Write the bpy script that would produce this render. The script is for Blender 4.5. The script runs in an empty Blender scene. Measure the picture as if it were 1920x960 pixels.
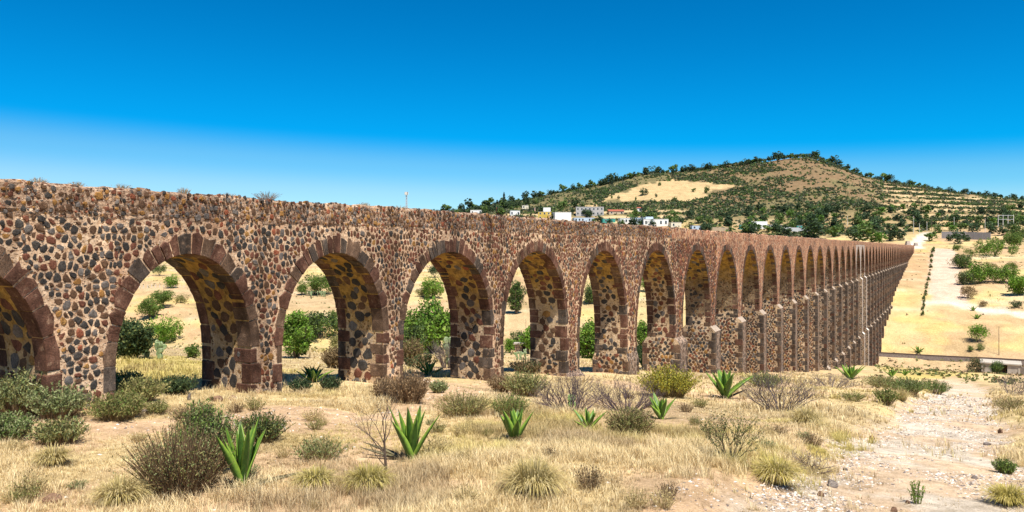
import bpy, math, random
import numpy as np
from mathutils import Vector, Matrix

scene = bpy.context.scene
COL = scene.collection
R = math.radians
rnd = random.Random(7)
rng = np.random.default_rng(7)

# ---------------------------------------------------------------- camera, sky, sun
F = 1450.0          # focal length in pixels of the 1920 px wide frame
CX, HY = 960.0, 465.0
cam_d = bpy.data.cameras.new("camera")
cam = bpy.data.objects.new("camera", cam_d)
COL.objects.link(cam)
cam.location = (0, 0, 0)
cam.rotation_euler = (R(90), 0, 0)
cam_d.sensor_width = 36.0
cam_d.lens = 36.0 * F / 1920.0
cam_d.shift_y = -(480.0 - HY) / 1920.0
cam_d.clip_start = 0.1
cam_d.clip_end = 30000
scene.camera = cam

SUN_AZ = math.atan2(0.525, -1.102)     # clockwise from +Y
SUN_EL = R(63.5)
world = bpy.data.worlds.new("World")
scene.world = world
world.use_nodes = True
wn, wl = world.node_tree.nodes, world.node_tree.links
wn.clear()
sky = wn.new("ShaderNodeTexSky")
sky.sky_type = 'NISHITA'
sky.sun_disc = False
sky.sun_elevation = SUN_EL
sky.sun_rotation = SUN_AZ
sky.altitude = 2300
sky.air_density = 1.0
sky.dust_density = 0.6
sky.ozone_density = 2.5
# a deeper blue towards the zenith, a thin pale haze band towards the horizon
tc = wn.new("ShaderNodeTexCoord")
sep = wn.new("ShaderNodeSeparateXYZ")
wl.new(tc.outputs["Generated"], sep.inputs[0])
ramp = wn.new("ShaderNodeValToRGB")
ramp.color_ramp.interpolation = 'EASE'
els = ramp.color_ramp.elements
els[0].position, els[0].color = 0.0, (0.64, 0.77, 0.76, 1)
els[1].position, els[1].color = 0.34, (0.0, 0.50, 0.79, 1)
e = els.new(1.0); e.color = (0.0, 0.26, 0.55, 1)
e = els.new(0.062); e.color = (0.50, 0.72, 0.77, 1)
e = els.new(0.098); e.color = (0.28, 0.67, 0.79, 1)
e = els.new(0.140); e.color = (0.004, 0.57, 0.85, 1)
tilt = wn.new("ShaderNodeMath"); tilt.operation = 'MULTIPLY_ADD'      # the haze lies a little deeper to the left
tilt.inputs[1].default_value = 0.03
wl.new(sep.outputs["X"], tilt.inputs[0]); wl.new(sep.outputs["Z"], tilt.inputs[2])
wl.new(tilt.outputs[0], ramp.inputs[0])
mul = wn.new("ShaderNodeMix"); mul.data_type = 'RGBA'; mul.blend_type = 'MULTIPLY'
mul.inputs["Factor"].default_value = 1.0
wl.new(sky.outputs[0], mul.inputs["A"]); wl.new(ramp.outputs[0], mul.inputs["B"])
bg = wn.new("ShaderNodeBackground")
bg.inputs["Strength"].default_value = 0.10
wl.new(mul.outputs["Result"], bg.inputs["Color"])
wo = wn.new("ShaderNodeOutputWorld")
wl.new(bg.outputs[0], wo.inputs["Surface"])

sun_d = bpy.data.lights.new("sun", 'SUN')
sun_d.energy = 4.6
sun_d.angle = R(0.5)
sun_d.color = (1.0, 0.945, 0.86)
sun = bpy.data.objects.new("sun", sun_d)
COL.objects.link(sun)
sdir = Vector((math.sin(SUN_AZ) * math.cos(SUN_EL), math.cos(SUN_AZ) * math.cos(SUN_EL), math.sin(SUN_EL)))
sun.rotation_euler = sdir.to_track_quat('Z', 'Y').to_euler()
sun.location = (0, 0, 60)

scene.view_settings.view_transform = 'Standard'
scene.view_settings.look = 'None'
scene.view_settings.exposure = 0.82
scene.view_settings.gamma = 1.0
scene.view_settings.use_curve_mapping = False

# ---------------------------------------------------------------- noise and terrain
def _h(ix, iy, seed):
    n = (ix.astype(np.int64) * 374761393 + iy.astype(np.int64) * 668265263 + seed * 974711) & 0x7fffffff
    n = ((n ^ (n >> 13)) * 1274126177) & 0x7fffffff
    n = n ^ (n >> 16)
    return (n & 0xffff) / 65535.0
def vnoise(x, y, seed=0):
    x = np.asarray(x, float); y = np.asarray(y, float)
    ix, iy = np.floor(x), np.floor(y)
    fx, fy = x - ix, y - iy
    fx = fx * fx * (3 - 2 * fx); fy = fy * fy * (3 - 2 * fy)
    a = _h(ix, iy, seed); b = _h(ix + 1, iy, seed); c = _h(ix, iy + 1, seed); d = _h(ix + 1, iy + 1, seed)
    return (a * (1 - fx) + b * fx) * (1 - fy) + (c * (1 - fx) + d * fx) * fy
def fbm(x, y, sc, oct=4, seed=0):
    x = np.asarray(x, float); y = np.asarray(y, float)
    r = np.zeros(np.broadcast(x, y).shape); amp = .5; tot = 0; f = 1.0 / sc
    for o in range(oct):
        r = r + amp * vnoise(x * f + 17.3 * o, y * f - 9.1 * o, seed + o); tot += amp
        amp *= .5; f *= 2.03
    return r / tot
def sstep(a, b, x):
    t = np.clip((x - a) / (b - a), 0, 1)
    return t * t * (3 - 2 * t)

D = 20.0                                   # distance from the camera to the front face plane
AZ = R(29.54)                              # heading of the aqueduct, clockwise from +Y
SA, CA = math.sin(AZ), math.cos(AZ)
TH = 2.4                                   # thickness of the arcade
AQ_ORIGIN = Vector((-CA * D, SA * D, 0))   # s = 0 on the front face
AQ_ROT = math.pi / 2 - AZ
def sq(X, Y):                              # along the aqueduct, and out from its front face
    return X * SA + Y * CA, D + X * CA - Y * SA

PS = np.array([-4000, -60, 0, 13, 18.6, 25.5, 34, 43, 53, 64, 75, 98, 108, 140, 172, 216, 245, 258, 264, 271, 280, 296, 320, 358, 451, 520, 600, 640, 700, 760, 850, 1000, 1400, 9000.])
PZ = np.array([2, -3.4, -3.9, -4.2, -4.85, -5.6, -6.9, -7.75, -9.2, -10.7, -12.2, -15.4, -16.6, -21, -24.7, -30, -35, -36.6, -32.9, -32.6, -29.5, -25.8, -23.8, -17.5, -9.7, -5, -0.6, 3.0, 8.5, 16, 24, 30, 34, 34.])
RIDGE_Y = 1100.0
HX = np.array([500, 760, 820, 880, 940, 1000, 1050, 1117, 1162, 1200, 1262, 1311, 1364, 1417, 1499, 1524, 1559, 1595, 1630, 1683, 1736, 1772, 1825, 1878, 1920, 2100, 2500.])
HYP = np.array([440, 412, 402, 394, 381, 372, 361, 347, 337, 327, 321, 316, 309, 300, 291, 292, 304, 321, 331, 341, 350, 357, 364, 372, 379, 400, 425.])
HILLX = (HX - CX) / F * RIDGE_Y
HILLZ = (HY - HYP) / F * RIDGE_Y
wash_pts = None
road_pts = None
def polydist(X, Y, pts):
    best = np.full(np.shape(X), 1e9)
    for (x0, y0), (x1, y1) in zip(pts[:-1], pts[1:]):
        dx, dy = x1 - x0, y1 - y0
        t = np.clip(((X - x0) * dx + (Y - y0) * dy) / (dx * dx + dy * dy + 1e-9), 0, 1)
        best = np.minimum(best, np.hypot(X - x0 - t * dx, Y - y0 - t * dy))
    return best
def terrain(X, Y):
    X = np.asarray(X, float); Y = np.asarray(Y, float)
    s, q = sq(X, Y)
    se = s + 0.35 * np.clip(-q - 20, 0, 400) * sstep(500, 150, s)
    z = np.interp(se, PS, PZ)
    zl = np.interp(se * 1.02 + 3, PS, PZ); zr = np.interp(se * .98 - 3, PS, PZ)
    z = .5 * z + .25 * (zl + zr)
    r = np.hypot(X, Y)
    # hill
    Hm = np.interp(X * RIDGE_Y / np.maximum(Y, 400) * 0.5 + X * .5, HILLX, HILLZ)
    u = np.clip((Y - 700) / (RIDGE_Y - 700), 0, 1)
    f = u ** 1.25
    back = sstep(2600, RIDGE_Y, Y)
    f = np.where(Y > RIDGE_Y, back, f)
    z = np.where(Y > 700, z + (np.maximum(Hm, z) - z) * f, z)
    z = z + (fbm(X, Y, 60, 3, 3) - .5) * 7 * sstep(720, 900, r) * sstep(0, 30, r) * (1 - .45 * sstep(1040, 1100, Y))
    z = z + (fbm(X, Y, 9, 3, 11) - .5) * (0.4 + 1.1 * sstep(60, 300, r))
    z = z + (fbm(X, Y, 1.1, 3, 5) - .5) * .12 * sstep(120, 40, r)
    if wash_pts is not None:
        d = polydist(X, Y, wash_pts)
        d = d + (fbm(X, Y, 2.5, 3, 21) - .5) * 1.2
        z = z - .4 * sstep(3.4, 1.8, d) * sstep(190, 110, r)
    return z
def ray(px, py, tmax=3500):
    t = np.concatenate([np.linspace(7, 90, 900), np.geomspace(90.2, tmax, 1600)])
    dx, dz = (px - CX) / F, -(py - HY) / F
    g = t * dz - terrain(t * dx, t)
    i = np.argmax(g < 0)
    if not (g < 0).any():
        return None
    if i == 0:
        tt = t[0]
    else:
        tt = t[i - 1] + (t[i] - t[i - 1]) * g[i - 1] / (g[i - 1] - g[i])
    return tt
def at(px, py):
    """the point of the ground that the photograph shows at a pixel, and its depth"""
    t = ray(px, py)
    if t is None:
        t = RIDGE_Y
    x = (px - CX) / F * t
    return Vector((x, t, float(terrain(x, t)))), t

wash_px = [(1655, 985), (1690, 930), (1735, 850), (1768, 792), (1790, 748), (1808, 722), (1790, 708)]
wash_pts_ = []
for px, py in wash_px:
    p, t = at(px, py); wash_pts_.append((p.x, p.y))
wash_pts = [(wash_pts_[0][0] - 1.2, wash_pts_[0][1] - 6)] + wash_pts_
def wpts(pxs):
    return [(at(*p)[0].x, at(*p)[0].y) for p in pxs]
road_far = wpts([(1768, 468), (1771, 495), (1770, 530), (1778, 556), (1790, 570)])
road_white = wpts([(1760, 566), (1800, 574), (1850, 583), (1935, 592)])
road_town = wpts([(1738, 436), (1728, 446), (1716, 459), (1722, 466)])

def inpoly(px, py, poly):
    inside = np.zeros(np.shape(px), bool)
    n = len(poly)
    for i in range(n):
        x0, y0 = poly[i]; x1, y1 = poly[(i + 1) % n]
        c = ((y0 > py) != (y1 > py)) & (px < (x1 - x0) * (py - y0) / (y1 - y0 + 1e-9) + x0)
        inside ^= c
    return inside
def worldpoly(pxs):
    return [(at(*p)[0].x, at(*p)[0].y) for p in pxs]
BARE = [worldpoly([(90, 815), (150, 790), (300, 785), (560, 762), (640, 770), (660, 792), (560, 812), (330, 806)]),
        worldpoly([(770, 700), (880, 730), (930, 735), (860, 770), (800, 770), (640, 800), (600, 790), (745, 760)]),
        worldpoly([(1250, 915), (1330, 890), (1420, 860), (1500, 905), (1500, 950), (1250, 965)])]
HILLFIELD = worldpoly([(1122, 380), (1180, 353), (1235, 340), (1300, 340), (1345, 346), (1385, 349), (1330, 366), (1285, 378)])
YELLOW = [worldpoly([(205, 722), (210, 672), (372, 668), (375, 712)]),
          worldpoly([(1480, 865), (1500, 832), (1600, 815), (1650, 838), (1640, 850), (1560, 862)]),
          worldpoly([(1330, 930), (1380, 885), (1480, 870), (1540, 905), (1500, 925), (1420, 920)]),
          worldpoly([(1650, 690), (1655, 650), (1800, 655), (1850, 680), (1840, 700), (1700, 712)])]
def softpoly(X, Y, poly, wob=.8):
    n1 = (fbm(X, Y, 2.2, 3, 31) - .5) * wob * 4
    n2 = (fbm(X + 50, Y, 2.2, 3, 37) - .5) * wob * 4
    return inpoly(X + n1, Y + n2, poly).astype(float)

STRAW = np.array([.62, .485, .255]); PINK = np.array([.60, .42, .265]); WHITE = np.array([.66, .60, .50])
YEL = np.array([.50, .42, .10]); DRYB = np.array([.33, .245, .14]); HILLB = np.array([.25, .155, .095])
FIELD = np.array([.55, .425, .21]); FPINK = np.array([.50, .34, .195])
def mixc(c, col, m):
    return c * (1 - m[:, None]) + np.asarray(col)[None, :] * m[:, None]
def washmask(X, Y):
    d = polydist(X, Y, wash_pts) + (fbm(X, Y, 2.5, 3, 21) - .5) * 1.6
    return sstep(2.9, 1.7, d + (fbm(X, Y, .8, 2, 23) - .5) * 1.2)
def baremask(X, Y):
    m = np.zeros(X.shape)
    for p in BARE:
        m = np.maximum(m, softpoly(X, Y, p, .35))
    return m
def ground_colour(X, Y, Z):
    X = X.astype(float); Y = Y.astype(float)
    r = np.hypot(X, Y); s, q = sq(X, Y)
    c = np.tile(STRAW, (len(X), 1))
    n = fbm(X, Y, 3.5, 4, 41); n2 = fbm(X, Y, 14, 4, 43); n3 = fbm(X, Y, 45, 4, 47)
    c = mixc(c, PINK, sstep(.50, .62, n) * .85 * sstep(400, 200, r))
    c = mixc(c, DRYB, sstep(.56, .72, n2) * .55 * sstep(400, 200, r))
    for p in YELLOW:
        c = mixc(c, YEL, softpoly(X, Y, p, .5) * (.35 + .5 * n))
    far = sstep(150, 260, r)
    c = mixc(c, FIELD, far * .8)
    c = mixc(c, FPINK, far * sstep(.46, .54, n3) * .9)
    c = mixc(c, np.array([.40, .30, .16]), far * sstep(.52, .66, fbm(X, Y, 17, 4, 57)) * .6)
    c = mixc(c, np.array([.64, .53, .36]), far * sstep(.60, .70, fbm(X * .35 + Y * .2, Y, 12, 4, 59)) * .6)
    c = mixc(c, np.array([.60, .46, .17]), far * sstep(.54, .66, fbm(X, Y, 24, 4, 53)) * .6)
    fur = np.sin(2 * np.pi * (X * .22 + Y * .97 + (fbm(X, Y, 60, 2, 64) - .5) * 40) / 11) * sstep(-10, -30, q) * sstep(110, 160, r) * sstep(.45, .55, fbm(X, Y, 80, 2, 66))
    c = c * (1 - .16 * np.clip(fur, 0, 1))[:, None]
    # stony scrub at the right of the far bank
    scr = far * sstep(62, 90, q) * sstep(270, 300, s) * sstep(640, 560, s)
    c = mixc(c, np.array([.52, .36, .215]), far * sstep(2, 12, q) * sstep(.44, .56, fbm(X, Y, 20, 4, 58)) * .75)
    c = mixc(c, np.array([.46, .345, .20]), scr * .85)
    # ravine bottom, stony
    c = mixc(c, np.array([.50, .37, .22]), sstep(236, 250, s) * sstep(276, 262, s) * .8)
    # behind the arcade, near
    c = mixc(c, PINK, baremask(X, Y) * .9)
    w = washmask(X, Y) * sstep(190, 110, r)
    c = mixc(c, np.array([.60, .45, .31]), w)
    c = mixc(c, np.array([.58, .51, .42]), w * sstep(.42, .58, fbm(X, Y, 2.2, 4, 61)) * .9)
    for pts, wd, col in ((road_far, 7.5, np.array([.60, .46, .36])), (road_white, 5.5, WHITE * .98), (road_town, 6.0, WHITE)):
        d = polydist(X, Y, pts) + (fbm(X, Y, 8, 3, 67) - .5) * 5
        c = mixc(c, col, sstep(wd, wd - 2.5, d))
    # hill
    c = mixc(c, np.array([.30, .225, .12]), sstep(620, 670, Y) * sstep(.34, .50, fbm(X, Y, 40, 4, 63)) * .8)
    hm = sstep(720, 800, Y)
    px = CX + F * X / np.maximum(Y, 1)
    hb = sstep(.40, .56, fbm(X, Y, 70, 4, 71)) * sstep(1230, 1400, px) * sstep(1800, 1640, px) * sstep(790, 860, Y)
    c = mixc(c, np.array([.17, .15, .075]), hm * .94)
    c = mixc(c, HILLB, np.clip(hb + sstep(870, 930, Y) * sstep(1300, 1420, px) * sstep(1760, 1640, px) * sstep(.42, .60, fbm(X, Y, 45, 4, 77)), 0, 1) * .65)
    c = mixc(c, np.array([.54, .40, .215]), inpoly(X + (fbm(X, Y, 30, 4, 87) - .5) * 70, Y + (fbm(X + 90, Y, 30, 4, 89) - .5) * 90, HILLFIELD).astype(float) * (.75 + .25 * fbm(X, Y, 8, 2, 90)))
    # terraces on the right flank and below the fields
    band = .5 + .5 * np.sin(Z / 7.4 * 2 * np.pi + (fbm(X, Y, 90, 2, 73) - .5) * 5)
    tm = hm * sstep(.45, .75, band) * np.clip(sstep(1610, 1700, px) + sstep(1330, 1250, px) * sstep(45, 40, Z), 0, 1) * sstep(1060, 1000, Y)
    c = mixc(c, np.array([.62, .47, .27]), tm * .9)
    c = mixc(c, np.array([.32, .22, .12]), hm * sstep(.30, .12, band) * sstep(1610, 1700, px) * .7)
    v = .86 + .28 * fbm(X, Y, .9, 3, 81)
    return np.clip(c * v[:, None], 0.01, .9)

# ---------------------------------------------------------------- mesh helpers
def mesh_np(name, V, Fc, mats, cols=None, midx=None, smooth=False):
    me = bpy.data.meshes.new(name)
    V = np.asarray(V, np.float32)
    groups = Fc if isinstance(Fc, list) else [Fc]
    groups = [np.asarray(g, np.int32) for g in groups if len(g)]
    me.vertices.add(len(V)); me.vertices.foreach_set("co", V.ravel())
    nl = sum(g.size for g in groups); nf = sum(len(g) for g in groups)
    me.loops.add(nl); me.polygons.add(nf)
    me.loops.foreach_set("vertex_index", np.concatenate([g.ravel() for g in groups]))
    tot = np.concatenate([np.full(len(g), g.shape[1], np.int32) for g in groups])
    start = np.concatenate([[0], np.cumsum(tot)[:-1]]).astype(np.int32)
    me.polygons.foreach_set("loop_start", start)
    me.polygons.foreach_set("loop_total", tot)
    if not isinstance(mats, (list, tuple)):
        mats = [mats]
    for m in mats:
        me.materials.append(m)
    if midx is not None:
        me.polygons.foreach_set("material_index", np.asarray(midx, np.int32))
    me.polygons.foreach_set("use_smooth", np.full(nf, smooth, bool))
    me.update(calc_edges=True)
    if cols is not None:
        cols = np.asarray(cols, np.float32)
        if cols.shape[1] == 3:
            cols = np.concatenate([cols, np.ones((len(cols), 1), np.float32)], 1)
        a = me.color_attributes.new("Col", 'FLOAT_COLOR', 'POINT')
        a.data.foreach_set("color", cols.ravel())
    return me
def ob(name, me, parent=None, loc=(0, 0, 0), rot=(0, 0, 0), scale=None, kind=None):
    o = bpy.data.objects.new(name, me)
    COL.objects.link(o)
    if parent is not None:
        o.parent = parent
    o.location = loc; o.rotation_euler = rot
    if scale is not None:
        o.scale = scale if hasattr(scale, '__len__') else (scale,) * 3
    if kind:
        o["kind"] = kind
    return o
def tag(o, label, cat, group=None):
    o["label"] = label; o["category"] = cat
    if group:
        o["group"] = group
    return o
def empty(name, label, cat, loc=(0, 0, 0), rz=0.0, group=None):
    o = bpy.data.objects.new(name, None)
    COL.objects.link(o)
    o.location = loc; o.rotation_euler = (0, 0, rz)
    o.empty_display_size = .2
    return tag(o, label, cat, group)
class MB:
    """collects faces of any size into one mesh"""
    def __init__(s):
        s.v = []; s.f = []; s.m = []; s.c = []
    def add(s, vs, fs, m=0, col=None):
        b = len(s.v)
        s.v.extend([tuple(v) for v in vs])
        s.f.extend([tuple(i + b for i in f) for f in fs])
        s.m.extend([m] * len(fs))
        s.c.extend([col or (1, 1, 1)] * len(vs))
    def box(s, x0, x1, y0, y1, z0, z1, m=0, ch=0.0, jit=0.0):
        if ch <= 0:
            v = [(x, y, z) for z in (z0, z1) for y in (y0, y1) for x in (x0, x1)]
            f = [(0, 2, 3, 1), (4, 5, 7, 6), (0, 1, 5, 4), (2, 6, 7, 3), (0, 4, 6, 2), (1, 3, 7, 5)]
        else:
            v = []; idx = {}
            for sx in (0, 1):
                for sy in (0, 1):
                    for sz in (0, 1):
                        c = [(x0, x1)[sx], (y0, y1)[sy], (z0, z1)[sz]]
                        sg = [1 - 2 * sx, 1 - 2 * sy, 1 - 2 * sz]
                        j = [rnd.uniform(-jit, jit) for _ in range(3)]
                        for ax in range(3):
                            p = [c[k] + (0 if k == ax else sg[k] * ch) + j[k] for k in range(3)]
                            idx[(sx, sy, sz, ax)] = len(v); v.append(p)
            f = []
            for ax in range(3):
                for sgn in (0, 1):
                    o = [k for k in range(3) if k != ax]
                    q = []
                    for a, b in ((0, 0), (1, 0), (1, 1), (0, 1)):
                        key = [0, 0, 0]; key[ax] = sgn; key[o[0]] = a; key[o[1]] = b
                        q.append(idx[(key[0], key[1], key[2], ax)])
                    flip = (sgn == 0) ^ (ax == 1)
                    f.append(tuple(q[::-1] if flip else q))
            for ax in range(3):           # edges
                o = [k for k in range(3) if k != ax]
                for a in (0, 1):
                    for b in (0, 1):
                        k0 = [0, 0, 0]; k0[o[0]] = a; k0[o[1]] = b; k1 = list(k0); k1[ax] = 1
                        f.append((idx[tuple(k0) + (o[0],)], idx[tuple(k1) + (o[0],)], idx[tuple(k1) + (o[1],)], idx[tuple(k0) + (o[1],)]))
            for sx in (0, 1):
                for sy in (0, 1):
                    for sz in (0, 1):
                        f.append(tuple(idx[(sx, sy, sz, a)] for a in range(3)))
        s.add(v, f, m)
    def tube(s, p0, p1, r0, r1, n=5, m=0, cap=False):
        p0 = Vector(p0); p1 = Vector(p1); d = (p1 - p0)
        if d.length < 1e-6:
            return
        d.normalize()
        a = d.orthogonal().normalized(); b = d.cross(a)
        v = []
        for p, r in ((p0, r0), (p1, r1)):
            for k in range(n):
                t = 2 * math.pi * k / n
                v.append(p + (a * math.cos(t) + b * math.sin(t)) * r)
        f = [(k, (k + 1) % n, n + (k + 1) % n, n + k) for k in range(n)]
        if cap:
            f.append(tuple(range(n, 2 * n))); f.append(tuple(range(n - 1, -1, -1)))
        s.add(v, f, m)
    def mesh(s, name, mats, smooth=False, cols=False):
        me = bpy.data.meshes.new(name)
        me.from_pydata(s.v, [], s.f)
        for mm in (mats if isinstance(mats, (list, tuple)) else [mats]):
            me.materials.append(mm)
        me.polygons.foreach_set("material_index", np.array(s.m, np.int32))
        me.polygons.foreach_set("use_smooth", np.full(len(s.f), smooth, bool))
        if cols:
            a = me.color_attributes.new("Col", 'FLOAT_COLOR', 'POINT')
            a.data.foreach_set("color", np.array([tuple(c) + (1,) for c in s.c], np.float32).ravel())
        me.update()
        return me

# ---------------------------------------------------------------- materials
def mat(name):
    m = bpy.data.materials.new(name); m.use_nodes = True
    nt = m.node_tree; nt.nodes.clear()
    out = nt.nodes.new("ShaderNodeOutputMaterial")
    b = nt.nodes.new("ShaderNodeBsdfPrincipled")
    b.inputs["Roughness"].default_value = .92
    b.inputs["Specular IOR Level"].default_value = .15
    nt.links.new(b.outputs[0], out.inputs[0])
    return m, nt, b
def N(nt, t, **kw):
    n = nt.nodes.new(t)
    for k, v in kw.items():
        setattr(n, k, v)
    return n
def rampn(nt, stops, interp='LINEAR'):
    n = nt.nodes.new("ShaderNodeValToRGB"); cr = n.color_ramp; cr.interpolation = interp
    while len(cr.elements) > 1:
        cr.elements.remove(cr.elements[-1])
    cr.elements[0].position = stops[0][0]; cr.elements[0].color = (*stops[0][1], 1)
    for p, c in stops[1:]:
        e = cr.elements.new(p); e.color = (*c, 1)
    return n
def noise(nt, vec, scale, detail=6, rough=.6):
    n = nt.nodes.new("ShaderNodeTexNoise")
    n.inputs["Scale"].default_value = scale; n.inputs["Detail"].default_value = detail
    n.inputs["Roughness"].default_value = rough
    if vec is not None:
        nt.links.new(vec, n.inputs["Vector"])
    return n
def mixn(nt, fac, a, b, blend='MIX'):
    n = nt.nodes.new("ShaderNodeMix"); n.data_type = 'RGBA'; n.blend_type = blend
    for sock, v in ((n.inputs["Factor"], fac), (n.inputs["A"], a), (n.inputs["B"], b)):
        if isinstance(v, (int, float)):
            sock.default_value = v
        elif isinstance(v, tuple):
            sock.default_value = (*v, 1)
        else:
            nt.links.new(v, sock)
    return n.outputs["Result"]
def bump(nt, b, h, strength, dist):
    n = nt.nodes.new("ShaderNodeBump"); n.inputs["Strength"].default_value = strength
    n.inputs["Distance"].default_value = dist
    nt.links.new(h, n.inputs["Height"]); nt.links.new(n.outputs[0], b.inputs["Normal"])
def wpos(nt):
    return nt.nodes.new("ShaderNodeNewGeometry").outputs["Position"]

def rampn_of(nt, sock):
    r = rampn(nt, [(.34, (.6, .6, .6)), (.62, (1.2, 1.2, 1.2))]); nt.links.new(sock, r.inputs[0]); return r.outputs[0]
def weather(nt, c, p):
    """old damp streaks and lime runs that hang down the masonry, and larger bleached patches"""
    mp = N(nt, "ShaderNodeMapping"); mp.inputs["Scale"].default_value = (1.3, 1.3, .16); nt.links.new(p, mp.inputs["Vector"])
    n = noise(nt, mp.outputs[0], 1.0, 5, .65); n2 = noise(nt, p, .22, 4)
    r = rampn(nt, [(.36, (.62, .59, .57)), (.5, (1, 1, 1)), (.66, (1.3, 1.27, 1.22))]); nt.links.new(n.outputs[0], r.inputs[0])
    r2 = rampn(nt, [(.36, (.84, .80, .78)), (.64, (1.16, 1.12, 1.06))]); nt.links.new(n2.outputs[0], r2.inputs[0])
    return mixn(nt, 1.0, mixn(nt, .8, c, r.outputs[0], 'MULTIPLY'), r2.outputs[0], 'MULTIPLY')
def stone_mat(name, c0, c1, c2, smear=0.0):
    m, nt, b = mat(name)
    p = wpos(nt)
    n1 = noise(nt, p, 3.1, 5); n2 = noise(nt, p, 26, 6, .7)
    r1 = rampn(nt, [(.3, c0), (.55, c1), (.75, c2)])
    nt.links.new(n1.outputs[0], r1.inputs[0])
    r2 = rampn(nt, [(.35, (.45, .45, .45)), (.6, (1.15, 1.15, 1.15))])
    nt.links.new(n2.outputs[0], r2.inputs[0])
    c = mixn(nt, 1.0, r1.outputs[0], r2.outputs[0], 'MULTIPLY')
    if smear:
        n3 = noise(nt, p, 5.5, 6, .75); r3 = rampn(nt, [(.56, (0, 0, 0)), (.68, (smear, smear, smear))]); nt.links.new(n3.outputs[0], r3.inputs[0])
        c = mixn(nt, r3.outputs[0], c, (.42, .30, .21))
        n4 = noise(nt, p, 1.3, 4); r4 = rampn(nt, [(.36, (.55, .50, .46)), (.62, (1.12, 1.08, 1.05))]); nt.links.new(n4.outputs[0], r4.inputs[0])
        c = mixn(nt, 1.0, c, r4.outputs[0], 'MULTIPLY')
    c = weather(nt, c, p)
    nt.links.new(c, b.inputs["Base Color"])
    bump(nt, b, n2.outputs[0], .9, .03)
    return m
STONES = [
    stone_mat("stone_basalt", (.034, .032, .031), (.062, .057, .053), (.10, .09, .08)),
    stone_mat("stone_red", (.10, .04, .026), (.18, .075, .048), (.25, .11, .07)),
    stone_mat("stone_brown", (.085, .05, .03), (.14, .082, .05), (.20, .125, .075)),
    stone_mat("stone_ochre", (.24, .12, .04), (.34, .185, .06), (.42, .26, .11)),
    stone_mat("stone_grey", (.10, .09, .085), (.155, .14, .13), (.22, .20, .18)),
    stone_mat("stone_rust", (.20, .06, .03), (.29, .10, .055), (.36, .15, .09)),
]
QRED = stone_mat("dressed_red_stone", (.10, .05, .035), (.155, .082, .058), (.22, .125, .09), .7)
QGREY = stone_mat("dressed_grey_stone", (.07, .058, .05), (.11, .092, .078), (.16, .135, .115), .7)
QBROWN = stone_mat("dressed_brown_stone", (.12, .08, .055), (.17, .115, .08), (.22, .155, .11), .7)

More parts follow.
